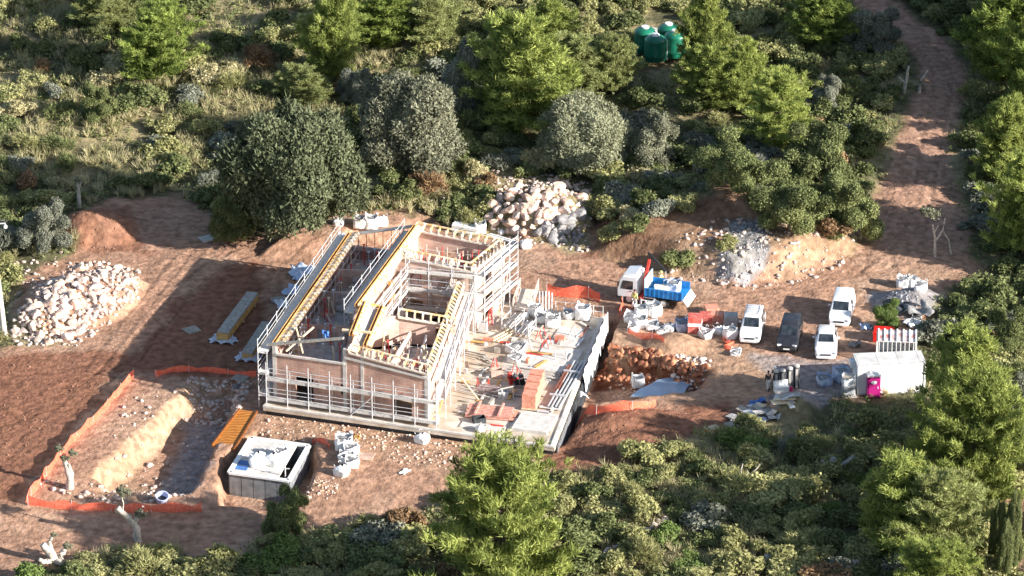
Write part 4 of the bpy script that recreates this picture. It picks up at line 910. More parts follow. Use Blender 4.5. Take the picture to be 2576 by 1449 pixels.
def bag(px, py, s, v, label, z=None, m=None, fill=None, grp='white bulk bags', name='bulk_bag', rz=None):
    p = G(px, py) if z is None else V3(px, py, z)
    me, fm, lp = BGS[v]; rz = random.uniform(-.6, .6) if rz is None else rz
    t = thing(name, label, 'bulk bag', p, rz, grp); t.scale = (s, s, s)
    link('bag_body', leafed(me, m or BAG), None, t)
    if fm: link('filling', leafed(fm, fill or GREYF), None, t)
    for q in lp:
        mb = MB(); mb.tube(q, .022, 4, False); mb.build('handle', m or BAG, t)
    return t
A_ = [(853, 565, .85, 2, 'slumped tied white bag at the left end of the row behind the house'), (886, 528, 1.0, 1, 'white bag standing alone farthest back behind the house'), (907, 570, 1.05, 0, 'white open bag, left of three touching behind the house'), (934, 572, 1.1, 4, 'white open bag, middle of three touching behind the house'), (960, 566, 1.0, 2, 'white tied bag, right of three touching behind the house'),
 (1208, 583, .95, 4, 'square white bag beside the long white planks'), (1322, 622, .9, 2, 'round white sack at the foot of the back rubble heap'), (1262, 588, .5, 2, 'small white sack lying by the planks behind the house'),
 (1612, 795, 1.0, 0, 'open white bag at the back of the cluster in red netting'), (1644, 792, 1.1, 4, 'square white bag at the right back of the cluster in red netting'), (1587, 808, 1.0, 1, 'white bag at the left of the cluster in red netting'), (1611, 822, 1.0, 0, 'white bag in the middle of the cluster in red netting'), (1640, 826, 1.0, 3, 'half empty white bag at the front of the cluster in red netting'), (1594, 832, .8, 1, 'low white bag at the front left of the cluster in red netting'),
 (1662, 836, .75, 3, 'flattened white bag at the right end of the red netting'), (1684, 832, .85, 2, 'white and grey bag between the netting and the blue bag'),
 (1776, 848, .95, 1, 'white bag left of the orange netting heap beside the first car'), (1808, 838, .8, 2, 'greyish bag behind the orange netting heap'), (1836, 850, 1.0, 0, 'striped white bag nearest the roof rack car'), (1759, 836, .6, 3, 'flat white bag beside the brick pallet'),
 (1850, 892, .75, 3, 'flat white ring of a bag alone in front of the parked cars'),
 (2272, 720, 1.0, 0, 'open white bag, left of three by the track'), (2294, 722, .9, 4, 'grey white bag, middle of three by the track'), (2316, 730, 1.0, 1, 'white bag, right of three by the track'),
 (2306, 808, .7, 3, 'white bag lying at the foot of the pink gravel heap'),
 (866, 1128, 1.25, 0, 'big white bag at the back of the heap beside the formwork tank'), (884, 1140, 1.1, 1, 'white bag at the right of the heap beside the formwork tank'), (872, 1160, 1.1, 3, 'white bag in the middle of the heap beside the formwork tank'), (886, 1172, 1.0, 1, 'white bag low on the right of the heap beside the formwork tank'), (860, 1194, 1.0, 2, 'white bag nearest the viewer in the heap beside the formwork tank'),
 (1062, 1112, .95, 2, 'white bag alone below the terrace front edge'), (1605, 972, .95, 4, 'white bag down in the pit beside the puddle')]
for q in A_: bag(*q)
for px, py, s, v, lab in ((1346, 792, 1.0, 0, 'open white bag, leftmost of the row on the terrace'), (1362, 808, 1.0, 1, 'white bag second in the row on the terrace'), (1391, 820, 1.05, 0, 'white bag casting a dark shadow in the middle of the terrace'), (1432, 798, .85, 1, 'small blue and white bag near the back of the terrace'), (1466, 800, 1.15, 4, 'large white bag at the back right of the terrace'),
   (1297, 884, 1.25, 3, 'crumpled white bag in the centre of the terrace'), (1296, 908, .95, 3, 'pinkish white bag in front of the crumpled one on the terrace'), (1320, 800, .6, 2, 'small tied sack beside the rack on the terrace')):
    bag(px, py, s, v, lab, z=.88)
bag(1716, 832, 1.05, 0, 'blue bag with white rim left of the red brick pallet', m=BAGB); bag(2075, 966, 1.1, 1, 'open bluish bag with liner sticking out near the site cabin', m=BAGB); bag(2116, 957, 1.15, 4, 'bluish bag against the end of the site cabin', m=BAGB)
bag(1208, 1083, .6, 2, 'small pale sack at the front edge of the terrace', z=.88)
# ---------------- orange nets ----------------
def net(pts, label, h=.95, posts=True, z=None, grp='orange safety nets'):
    P = [G(*q) if z is None else V3(*q, z) for q in pts]; Q = []; r = random.Random(len(label)*7)
    for a, b in zip(P, P[1:]):
        n = max(2, int((b-a).length/.7))
        for i in range(n): q = a.lerp(b, i/n); q.z = gz(q.x, q.y) if z is None else z; Q.append(q)
    Q.append(P[-1]); t = thing('safety_net', label, 'net fence', Q[0], 0, grp); mb = MB(); vs = []; rows = 4; hs = []
    for i, q in enumerate(Q):
        hh = h*(.72+.28*abs(math.cos(i*.9)))*r.uniform(.85, 1.1); hs.append(hh); d = (Q[min(i+1, len(Q)-1)]-Q[max(i-1, 0)]); s = Vector((-d.y, d.x, 0)).normalized(); bow = r.uniform(-.14, .14)
        for k in range(rows+1): f = k/rows; vs.append(q+s*(bow*math.sin(f*3.14)+.10*math.sin(i*1.7+f*2))+Vector((0, 0, .02+hh*f))-Q[0])
    mb.add(vs, [(i*(rows+1)+k, (i+1)*(rows+1)+k, (i+1)*(rows+1)+k+1, i*(rows+1)+k+1) for i in range(len(Q)-1) for k in range(rows)]); o = mb.build('netting', NET, t, smooth=True)
    if posts:
        for i in range(0, len(Q), 4): mb = MB(); q = Q[i]-Q[0]; mb.tube([q-Vector((0, 0, .2)), q+Vector((.02, .02, hs[i]+.12))], .02, 5); mb.build('post', GALV, t)
    return t
net([(335, 950), (255, 1045), (170, 1130), (125, 1190), (90, 1235), (66, 1268)], 'long orange net running down the left side of the dug pool pit', .8)
net([(70, 1272), (180, 1284), (330, 1290), (508, 1288)], 'orange net along the lower edge of the pool pit', .8)
net([(392, 950), (430, 936), (520, 936), (600, 945), (645, 948)], 'orange net lying in the house shadow above the pool pit', .55)
net([(1425, 1052), (1500, 1045), (1590, 1032), (1645, 1026)], 'bright orange net along the lip of the pit beside the terrace', .8)
net([(1375, 745), (1420, 748), (1480, 752), (1510, 762)], 'faded orange net behind the terrace near the truck', 1.1)
net([(1578, 838), (1600, 846), (1640, 852), (1672, 862)], 'red orange net wrapped along the front of the bag cluster', .6)
net([(1562, 800), (1564, 780), (1566, 768)], 'short orange net standing left of the bag cluster', 1.0)
net([(1815, 852), (1826, 866), (1845, 866), (1822, 878), (1840, 882)], 'crumpled orange net heaped in front of the striped bag', .35, False)
net([(782, 1122), (800, 1112), (822, 1120), (832, 1130)], 'torn orange net at the back corner of the formwork tank', .5)
net([(1415, 1040), (1425, 1000), (1432, 975)], 'strip of white and orange sheeting at the terrace corner', .8)
# ---------------- formwork tank, ramp, stacks ----------------
TK = [V3(577, 1188, .2), V3(726.5, 1209, .2), V3(776.5, 1121, .2), V3(632, 1101, .2)]
tk = thing('formwork_tank', 'sunken concrete tank in grey panel formwork with white deck', 'tank', TK[0]); tof = -TK[0]
PANEL = mat('grey_formwork_panel', (.15, .155, .16), .6, (.24, .25, .26), 2, 5)
def lerp2(s, t): return TK[0].lerp(TK[1], s).lerp(TK[3].lerp(TK[2], s), t)
for i in range(4):
    a, b = TK[i], TK[(i+1) % 4]; L = (b-a).length; d = (b-a).normalized(); n = max(3, round(L/.9)); s = Vector((d.y, -d.x, 0))
    for k in range(n):
        mb = MB(); mb.beam(a.lerp(b, (k+.03)/n)+Vector((0, 0, -1.05)), a.lerp(b, (k+.97)/n)+Vector((0, 0, -1.05)), .14, 1.9); mb.build('panel', PANEL, tk, tof)
    mb = MB(); mb.beam(a+Vector((0, 0, -.02)), b+Vector((0, 0, -.02)), .36, .16); mb.build('rim', WHITE, tk, tof)
mb = MB(); q = [lerp2(*w_) for w_ in ((.03, .03), (.80, .03), (.80, .97), (.03, .97))]; mb.prism([v[:2] for v in q], .02, .14); mb.build('deck', CONCW, tk, tof)
mb = MB(); q = [lerp2(*w_) for w_ in ((.82, .04), (.96, .04), (.96, .96), (.82, .96))]; mb.prism([v[:2] for v in q], -1.7, -1.6); mb.build('tank_floor', DARKW, tk, tof)
for s, t in ((.04, .12), (.04, .26)):
    mb = MB(); q = [lerp2(s+a, t+b) for a, b in ((0, 0), (.2, 0), (.2, .11), (0, .11))]; mb.prism([v[:2] for v in q], .142, .18); mb.build('blue_board', BLUEM, tk, tof)
mb = MB(); q = lerp2(.9, .12); mb.tube([q+Vector((0, 0, -.3)), q+Vector((0, 0, 1.0))], .05, 6); mb.beam(q+Vector((-.35, 0, .6)), q+Vector((.35, 0, .6)), .06, .06); mb.build('post', GALV, tk, tof)
for s, t, sc, v, lab in ((.36, .33, 1.25, 2, 'tall tied white bag on the left of the tank deck'), (.60, .40, 1.1, 2, 'tied white bag in the middle of the tank deck'), (.66, .62, 1.0, 1, 'open white bag at the right of the tank deck')):
    q = lerp2(s, t); r_ = bag(0, 0, sc, v, lab, z=.2); r_.location = (q.x, q.y, .15)
RP = [V3(603, 1030, .75), V3(647, 1036, .75), V3(588, 1133, -.1), V3(533, 1122, -.1)]
rp = thing('plywood_ramp', 'sloping orange plywood shuttering panel beside the pool pit', 'formwork panel', RP[3]); of = -RP[3]
mb = MB(); up = Vector((0, 0, .1)); mb.add([*RP, *[v-up for v in RP]], [(0, 3, 2, 1), (4, 5, 6, 7), (0, 1, 5, 4), (1, 2, 6, 5), (2, 3, 7, 6), (3, 0, 4, 7)]); mb.build('plywood', mat('orange_ply_grain', (.30, .10, .015), .5, (.46, .19, .04), 2, 5, wave=('Y', .9, 6)), rp, of)
for a, b in ((RP[0], RP[3]), (RP[1], RP[2])): mb = MB(); mb.beam(a+Vector((0, 0, .06)), b+Vector((0, 0, .06)), .12, .14); mb.build('edge_rail', DORNG, rp, of)
def stack(label, a, b, w, h, layers, name='timber_stack', wrap=True, m1=DPLANK, m2=YELL, grp=None, z0=0.0, cat='timber stack'):
    t = thing(name, label, cat, a, 0, grp); d = (b-a); d.z = 0; L = d.length; d.normalize(); s = Vector((-d.y, d.x, 0)); of = -a
    for j in range(layers):
        z = a.z+.14+(j+.5)*h/layers; mb = MB(); mb.beam(Vector((a.x, a.y, z))+d*random.uniform(-.1, .1), Vector((b.x, b.y, z))+d*random.uniform(-.1, .1), w*(1-.04*(j % 2)), h/layers*.96); mb.build('timber_layer', m1 if j == layers-1 else m2, t, of)
    for f in (.12, .5, .88):
        c = a.lerp(b, f); mb = MB(); mb.beam(Vector((c.x, c.y, a.z+.06))-s*w*.55, Vector((c.x, c.y, a.z+.06))+s*w*.55, .12, .12); mb.build('bearer', PALEW, t, of)
    if wrap:
        r = random.Random(len(label)); mb = MB()
        def fn(u, v):
            ang = (v-.5)*2; return Vector((a.x, a.y, a.z))+d*(-.5+1.5*u)+s*(w*1.1*ang+.15*math.sin(9*u+4*v))+Vector((0, 0, .03+.45*abs(math.sin(5*u+7*v+r.random()*.3))*(1-abs(ang)*.6)*.6+.05*math.sin(23*u+11*v)))
        mb.grid(fn, 14, 14); o = mb.build('plastic_wrap', mat('pale_plastic_wrap', (.42, .45, .50), .45, (.62, .64, .68), 5, 4), t, of, smooth=True)
    return t
stack('stack of long formwork panels on crumpled plastic left of the house', V3(560, 860, 0), V3(636, 758, 0), 1.0, .75, 4)
stack('lower timber stack half wrapped in plastic, closest to the house wall', V3(622, 905, 0), V3(672, 828, 0), .9, .55, 3)
def pallet_mesh():
    mb = MB()
    for y in (-.5, 0, .5): mb.box((0, y, .05), (1.2, .1, .1))
    for i in range(7): mb.box((-.54+.18*i, 0, .115), (.13, 1.1, .03))
    return mb
def pallet(px, py, label, z=None, rz=0., m=PALEW, grp='empty pallets'):
    p = G(px, py) if z is None else V3(px, py, z); o = pallet_mesh().build('pallet', m, None, p, (random.uniform(-.1, .1), random.uniform(-.1, .1), rz)); tag(o, label, 'pallet', grp); return o
pallet(520, 602, 'pale pallet lying alone on the earth below the dark oak', None, .5, CONCW); pallet(482, 832, 'grey pallet lying in the shadow left of the timber stack', None, .6, DPLANK); pallet(605, 952, 'grey pallet at the edge of the house shadow above the pit', None, 1.1, DPLANK)
pallet(921, 1150, 'brown pallet board standing right of the white bag heap', None, -.2, BRICKP); pallet(1795, 1082, 'pale pallet beside the orange board at the end of the debris heap', None, .6); pallet(700, 755, 'grey pallet in the shadow between the timber stack and the wall', None, .2, DPLANK)
def brickpallet(px, py, label, z=None, rz=-.28, n=(3, 3), h=1.1, m=None, grp='brick pallets', wrap=None):
    p = G(px, py) if z is None else V3(px, py, z); t = thing('brick_pallet', label, 'brick pallet', p, rz, grp)
    pallet_mesh().build('pallet', PALEW, t); rows = max(2, int(h/.28))
    for j in range(rows): mb = MB(); k = .012*(j % 2); mb.bx(-.56+k, .56-k, -.5+k, .5-k, .14+j*h/rows, .14+(j+.965)*h/rows); mb.build('brick_course', m or BRICKT, t)
    if wrap: mb = MB(); mb.bx(-.575, .575, -.515, .515, .15+h*.45, .17+h*.62); mb.build('wrap_band', wrap, t)
    return t
BRICKT = mat('terracotta_blocks', (.52, .20, .13), .9, (.66, .33, .23), 3.5, 6, .01, 14); BRICKR = mat('red_blocks', (.45, .07, .05), .8, (.60, .20, .16), 3, 5)
for i, (px, py, lab) in enumerate(((1333, 1024, 'terracotta block pallet at the near end of the row on the terrace'), (1338, 1006, 'terracotta block pallet second from the near end of the terrace row'), (1344, 988, 'terracotta block pallet third from the near end of the terrace row'), (1350, 971, 'terracotta block pallet at the far end of the terrace row'))):
    brickpallet(px, py, lab, .9, -.2, h=1.15)
brickpallet(1748, 838, 'tall red block pallet right of the blue bag', None, -.1, h=1.5, m=BRICKR, wrap=WHITE); brickpallet(1776, 812, 'red wrapped block pallet behind the tall one', None, -.1, h=.7, m=BRICKR); brickpallet(1804, 810, 'pink and white block pallet beside the red wrapped one', None, -.1, h=.7)
brickpallet(1838, 816, 'grey block pallet nearest the roof rack car', None, -.1, h=.8, m=CONC); brickpallet(1790, 788, 'pinkish pallet with a white upright board at the back of the block stacks', None, .2, h=.5)
def barstack(label, a, b, n, sp, r_, m, name, cross=True, lay=2):
    t = thing(name, label, 'stack', a, 0); of = -a; d = (b-a).normalized(); s = Vector((-d.y, d.x, 0))
    for j in range(lay):
        for i in range(n):
            mb = MB(); o = s*(i-n/2)*sp+Vector((0, 0, .12+j*r_*2.6)); sh = d*random.uniform(-.12, .12); mb.beam(a+o+sh, b+o+sh, r_*2, r_*2); mb.build('bar', m, t, of)
    if cross:
        for f in (.22, .74): c = a.lerp(b, f); mb = MB(); mb.beam(c-s*n*sp*.62+Vector((0, 0, .12+lay*r_*2.6)), c+s*n*sp*.55+Vector((0, 0, .12+lay*r_*2.6)), .16, .12); mb.build('spacer', m, t, of)
    return t
barstack('stack of pink ceramic joists with two cross pieces on the terrace', V3(1178, 1036, .82), V3(1290, 1046, .82), 7, .27, .075, mat('pink_ceramic', (.55, .24, .18), .8, (.70, .40, .32), 4, 4), 'joist_stack')
barstack('row of long white planks on the ground behind the house', G(1142, 575), G(1206, 586), 3, .35, .14, WHITE, 'plank_stack', False, 2); barstack('long white boards below the back rubble heap', G(1232, 592), G(1300, 612), 2, .3, .08, WHITE, 'plank_stack', False, 1)
barstack('bundle of grey formwork rails along the right edge of the terrace', V3(1388, 1030, .82), V3(1455, 915, .82), 4, .3, .05, GALV, 'rail_bundle', True, 2); barstack('dark rusty beam bundle beside the grey rails on the terrace', V3(1398, 985, .82), V3(1432, 925, .82), 2, .2, .06, mat('rusty_brown', (.20, .07, .05), .8, (.3, .12, .08), 4, 4), 'rail_bundle', False, 2)
barstack('loose orange planks lying on the terrace near the house', V3(1238, 858, .9), V3(1288, 832, .9), 3, .35, .05, PALEW, 'plank_stack', False, 1); barstack('grey planks across the terrace beside the house corner', V3(1130, 880, .9), V3(1218, 898, .9), 3, .4, .05, DPLANK, 'plank_stack', False, 1)
barstack('grey boards lying across the middle of the terrace', V3(1260, 930, .9), V3(1390, 950, .9), 5, .5, .05, PLANK, 'plank_stack', False, 1); barstack('pale boards beside the pink joists on the terrace', V3(1160, 975, .86), V3(1260, 998, .86), 3, .5, .05, CONCW, 'plank_stack', False, 1)
# racks and gangway at the back of the terrace
def rack(px, py, label, rz, L=2.0, Wd=1.2, h=1.3, n=7, m=GALV, z=.8):
    p = V3(px, py, z); t = thing('prop_rack', label, 'rack', p, rz, 'steel racks')
    for sx in (-1, 1):
        for sy in (-1, 1): mb = MB(); mb.box((sx*L/2, sy*Wd/2, h/2), (.09, .09, h)); mb.build('post', m, t)
    for sy in (-1, 1):
        for z_ in (.2, h*.72): mb = MB(); mb.box((0, sy*(Wd/2+.005), z_), (L-.1, .06, .08)); mb.build('side_bar', m, t)
    for i in range(n): mb = MB(); y = -Wd*.38+i*Wd*.76/(n-1); mb.tube([(-L*.62, y, .32+.12*(i % 3)), (L*.66, y, .36+.12*(i % 3))], .05, 6); mb.build('prop', m, t)
    return t
rack(1290, 822, 'steel rack of props, left of two at the back of the terrace', 1.2); rack(1322, 838, 'steel rack of props, right of two at the back of the terrace', 1.2, 1.8, 1.1); rack(1230, 990, 'low rack with red clamps in the terrace centre', -.3, 1.6, 1.0, .7, 5, mat('mixed_steel', (.25, .12, .11), .6, (.48, .44, .42), 5, 3))
gw = thing('gangway', 'pale wooden gangway with handrails crossing the trench behind the terrace', 'gangway', V3(1318, 775, .8)); ga, gb = V3(1314, 782, .9), V3(1332, 728, .9); d = (gb-ga).normalized(); s = Vector((-d.y, d.x, 0)); of = -gw.location
mb = MB(); mb.beam(ga, gb, 1.5, .08); mb.build('deck', PALEW2, gw, of)
for k in (-1, 1):
    for f in (0, .5, 1): c = ga.lerp(gb, f)+s*.78*k; mb = MB(); mb.beam(c, c+Vector((0, 0, 1.0)), .06, .06); mb.build('rail_post', PALEW2, gw, of)
    for z_ in (.55, 1.0): mb = MB(); mb.beam(ga+s*.78*k+Vector((0, 0, z_)), gb+s*.78*k+Vector((0, 0, z_)), .05, .12); mb.build('handrail', PALEW2, gw, of)
t = thing('prop_bundle', 'upright bundle of grey steel tubes standing at the back edge of the terrace', 'steel tubes', V3(1372, 786, .8)); of = -t.location
for i in range(9): q = t.location+Vector(((i % 5)*.26-.5, (i//5)*.3, 0)); mb = MB(); mb.tube([q, q+Vector((0, .15, 1.75))], .06, 6); mb.build('tube', GALV, t, of)
t = thing('guard_rail', 'thin steel guard rail along the back edge of the terrace', 'railing', V3(1400, 790, .8)); ga, gb = V3(1398, 787, .8), V3(1517, 800, .8); of = -t.location
for i in range(6): q = ga.lerp(gb, i/5); mb = MB(); mb.tube([q, q+Vector((0, 0, 1.1))], .03, 5); mb.build('post', GALV, t, of)
for z_ in (.55, 1.05): mb = MB(); mb.tube([ga+Vector((0, 0, z_)), gb+Vector((0, 0, z_))], .025, 5); mb.build('rail', GALV, t, of)
t = thing('red_trestle', 'red steel trestle leaning at the house corner on the terrace', 'trestle', V3(1236, 815, .8)); of = -t.location; b_ = t.location
for dx in (-.25, .1): mb = MB(); mb.beam(b_+Vector((dx, -.2, 0)), b_+Vector((dx*.3-.1, .3, 1.9)), .09, .09); mb.build('leg', REDM, t, of)
for f in (.25, .5, .75): mb = MB(); c = b_+Vector((-.05, -.2+.5*f, 1.9*f)); mb.beam(c-Vector((.2, 0, 0)), c+Vector((.12, 0, 0)), .06, .06); mb.build('rung', REDM, t, of)
for i, (px, py, lab) in enumerate(((1288, 966, 'reddish black gas cylinder, left of three leaning by the block row'), (1302, 970, 'dark gas cylinder, middle of three leaning by the block row'), (1316, 968, 'black gas cylinder with white band, right of three by the block row'))):
    p = V3(px, py, .8); t = thing('gas_cylinder', lab, 'gas cylinder', p, 0, 'gas cylinders on the terrace'); mb = MB(); mb.lathe([(.02, 0), (.2, .02), (.21, .1), (.21, 1.0), (.15, 1.15), (.05, 1.22), (.05, 1.32), (.01, 1.33)], n=14); o = mb.build('cylinder_body', [REDM, DARKW, DARKW][i], t, smooth=40); mb = MB(); mb.lathe([(.215, .78), (.218, .80), (.218, .9), (.215, .92)], n=14); mb.build('band', [DARKW, REDM, WHITE][i], t); t.rotation_euler = (.25, -.2, 0)
for px, py, w_, h_, lab, mm in ((1250, 948, .9, .6, 'reddish crate with its shadow in the open middle of the terrace', BRICKP), (1265, 1000, .8, .5, 'grey mixing trough on the terrace near the joists', GALV), (1205, 1062, 1.0, .35, 'dark open trough at the front of the terrace', DARKW), (1215, 835, .7, .8, 'grey machine box by the house corner on the terrace', GALV)):
    p = V3(px, py, .8); t = thing('trough', lab, 'trough', p, random.uniform(-.6, .3)); mb = MB(); mb.box((0, 0, .06), (w_, w_*.7, .1)); mb.build('trough_base', mm, t)
    for sx, sy, dx, dy in ((1, 0, .05, w_*.7), (-1, 0, .05, w_*.7), (0, 1, w_-.11, .05), (0, -1, w_-.11, .05)): mb = MB(); mb.box((sx*(w_/2-.027), sy*(w_*.35-.027), .115+h_/2), (dx, dy, h_)); mb.build('side', mm, t)
rr = random.Random(21)
LBM = [PLANK, DPLANK, PALEW2, CONC, BRICKT, GALV, DPLANK, REDM, YELL]
for i in range(95):
    px = rr.uniform(1165, 1490); py = rr.uniform(790, 1085); 
    if not inpoly(px, py, [(1185, 860), (1260, 790), (1500, 812), (1380, 1105), (1150, 1075), (1120, 1050)]): continue
    p = V3(px, py, .9); k = i % 9; L = rr.uniform(.5, 2.4); mb = MB(); hh = rr.choice((.06, .06, .1, .25, .4)) if k in (3, 4, 1) else .06; mb.box((0, 0, hh/2), (L if hh < .2 else L*.5, rr.uniform(.08, .35), hh)); o = mb.build('loose_board', LBM[k], None, p, (0, 0, rr.choice((-.3, -.25, 1.25, 1.3, rr.uniform(0, 3))))); tag(o, 'loose building material lying about on the terrace slab', 'building material', 'loose materials on the terrace')
for i in range(9):
    px, py = ((1245, 930), (1330, 880), (1375, 870), (1410, 900), (1215, 975), (1275, 1000), (1360, 850), (1440, 850), (1300, 945))[i]
    p = V3(px, py, .9); t = thing('steel_trestle', 'small steel trestle stand on the terrace slab', 'trestle', p, rr.uniform(0, 3), 'steel trestles on the terrace')
    for sx in (-.45, .45):
        for sy in (-1, 1): mb = MB(); mb.tube([(sx, sy*.3, 0), (sx, sy*.05, .85)], .035, 5); mb.build('leg', GALV if i % 2 else REDM, t)
    mb = MB(); mb.beam((-.6, 0, .88), (.6, 0, .88), .1, .08); mb.build('top_bar', DPLANK, t)
# yellow raking shores at the front right corner of the house
for i, (a, b, lab) in enumerate(((V3(1102, 1040, .8), V3(1128, 960, 2.8), 'yellow raking shore nearest the house corner'), (V3(1205, 1008, .8), V3(1160, 950, 2.6), 'yellow raking shore reaching out over the terrace'), (V3(1085, 1055, .8), V3(1098, 1000, 2.2), 'short yellow shore at the foot of the house corner'))):
    t = thing('raking_shore', lab, 'shore', a, 0, 'yellow shores'); mb = MB(); mb.beam(Vector(), b-a, .11, .11); mb.build('strut', PALEW if i else YELL, t); mb = MB(); mb.box((0, 0, .03), (.4, .3, .06)); mb.build('foot', YELL, t)
# ---------------- site cabin, cage, skip, toilet ----------------
ca, cb = G(2156, 995), G(2327, 987); zc = min(ca.z, cb.z); ca.z = cb.z = zc; dC = (cb-ca).normalized(); rC = math.atan2(dC.y, dC.x); LC = (cb-ca).length
CABM = mat('white_cabin_panels', (.76, .75, .73), .45, (.82, .81, .79), .8, 5); CROOF = mat('cabin_roof_sheet', (.50, .48, .45), .6, (.66, .64, .61), 1.2, 7)
cabn = thing('site_cabin', 'white site cabin with a flat grey roof beside the magenta toilet', 'site cabin', ca, rC)
mb = MB(); mb.bx(.06, LC-.06, .06, 2.34, .16, 2.5); mb.build('body', CABM, cabn)
mb = MB(); mb.bx(-.02, LC+.02, -.02, 2.42, 2.5, 2.62); o = mb.build('roof', CROOF, cabn); 
mb = MB(); 
for i in range(4): mb.bx(.1+i*(LC-.2)/3.2, .12+i*(LC-.2)/3.2, .02, 2.38, 2.60, 2.632)
mb.bx(.05, LC-.05, .5, .56, 2.61, 2.64); mb.build('roof_ribs', CROOF, cabn)
for x in (0, LC-.14):
    for y in (0, 2.26): mb = MB(); mb.bx(x, x+.14, y, y+.14, 0, 2.5); mb.build('corner_post', WHITE, cabn)
mb = MB(); mb.bx(.14, LC-.14, .02, 2.38, .02, .16); mb.build('base_frame', GALV, cabn)
mb = MB(); mb.bx(-.34, .06, 1.5, 2.2, 1.75, 2.3); mb.build('air_unit', WHITE, cabn, bevel=.03)
mb = MB(); mb.bx(.035, .062, .7, 1.5, .2, 2.15); mb.build('door', mat('cabin_door', (.55, .57, .60), .5), cabn)
mb = MB(); mb.bx(LC-.06, LC+.03, .3, .5, 1.5, 1.7); mb.build('green_sign', LGREEN, cabn)
cg = G(2203, 915); cage = thing('cage_container', 'open white barred storage cage with ribbed roof behind the site cabin', 'container', (cg.x, cg.y, cg.z), -.08)
RUSTW = mat('rust_stained_sheet', (.42, .16, .13), .7, (.74, .71, .68), 1.3, 4)
mb = MB(); mb.bx(.1, 3.2, .1, 2.2, .1, .2); mb.build('floor', DPLANK, cage); mb = MB(); mb.bx(.02, 3.28, .02, 2.28, 2.0, 2.06); mb.build('roof', RUSTW, cage)
for i in range(7): mb = MB(); x = .1+i*.51; mb.bx(x, x+.13, .0, 2.3, 2.062, 2.14); mb.build('roof_rib', WHITE, cage)
for i in range(9): mb = MB(); x = .2+i*.35; mb.bx(x, x+.06, .02, .08, .2, 2.0); mb.build('bar', WHITE, cage)
for x in (.0, 3.16):
    for y in (0, 2.16): mb = MB(); mb.bx(x, x+.14, y, y+.14, 0, 2.0); mb.build('post', WHITE, cage)
mb = MB(); mb.bx(.14, 3.16, 2.2, 2.26, .2, 2.0); mb.build('back_sheet', WHITE, cage); mb = MB(); mb.bx(3.2, 3.26, .14, 2.16, .2, 2.0); mb.build('side_sheet', WHITE, cage)
sk = G(2196, 862); skip = thing('red_skip', 'bright red steel skip behind the barred storage cage', 'skip', sk, -.12)
for nm, b_ in (('floor', (0, 1.7, 0, 1.2, .1, .16)), ('front_side', (0, 1.7, 0, .06, .16, .95)), ('back_side', (0, 1.7, 1.14, 1.2, .16, .95)), ('end_side', (0, .06, .06, 1.14, .16, .95)), ('end_side', (1.64, 1.7, .06, 1.14, .16, .95)), ('lid', (.03, 1.67, .03, 1.17, .952, 1.0)), ('lip', (-.05, 1.75, -.06, 0, .82, .95))): mb = MB(); mb.bx(*b_); mb.build(nm, mat('red_skip_paint', (.62, .02, .015), .45) if nm == 'floor' else skip.children[0].data.materials[0], skip)
MAG = mat('magenta_plastic', (.36, .012, .15), .4, (.43, .03, .20), 3, 3)
tl = G(2180, 1004); toi = thing('portable_toilet', 'magenta portable toilet with white roof in front of the site cabin', 'portable toilet', tl, .06)
mb = MB(); mb.bx(.04, 1.1, .04, 1.1, .1, 1.95); mb.build('body', MAG, toi, bevel=.03); mb = MB(); mb.bx(0, 1.14, 0, 1.14, 0, .1); mb.build('base', DARKW, toi)
mb = MB(); mb.prism([(0, 0), (1.14, 0), (1.14, 1.14), (0, 1.14)], 1.95, 2.05); mb.box((.57, .57, 2.13), (1.0, 1.0, .16), taper=.55); mb.build('roof', WHITE, toi); mb = MB(); mb.tube([(.85, .85, 2.05), (.85, .85, 2.5)], .06, 8); mb.build('vent_pipe', GALV, toi)
mb = MB(); mb.bx(.16, .98, .012, .04, .16, 1.85); d_ = mb.build('door', mat('magenta_door', (.39, .018, .165), .4), toi); mb = MB(); mb.bx(.86, .92, -.015, .012, .9, 1.1); mb.build('handle', WHITE, d_)
mb = MB(); n = 18; mb.add([(.57+.24*math.cos(6.283*i/n), .006, 1.45+.16*math.sin(6.283*i/n)) for i in range(n)]+[(.57+.24*math.cos(6.283*i/n), .012, 1.45+.16*math.sin(6.283*i/n)) for i in range(n)], [tuple(range(n)), tuple(range(2*n-1, n-1, -1))]+[(i, (i+1) % n, n+(i+1) % n, n+i) for i in range(n)]); mb.build('white_emblem', WHITE, d_)
bp = G(2134, 994); t = thing('wrapped_pallet', 'tall pallet of grey wrapped goods at the left end of the site cabin', 'wrapped pallet', bp, .05); pallet_mesh().build('pallet', DPLANK, t); mb = MB(); mb.bx(-.5, .5, -.48, .48, .14, .85); mb.build('lower_wrap', mat('grey_wrap', (.30, .31, .32), .6, (.42, .43, .44), 4, 4), t, bevel=.05)
bag(2134, 995, 1.0, 0, 'white bag standing on the grey wrapped pallet by the cabin', fill=SAND).location = (bp.x, bp.y, bp.z+.86)
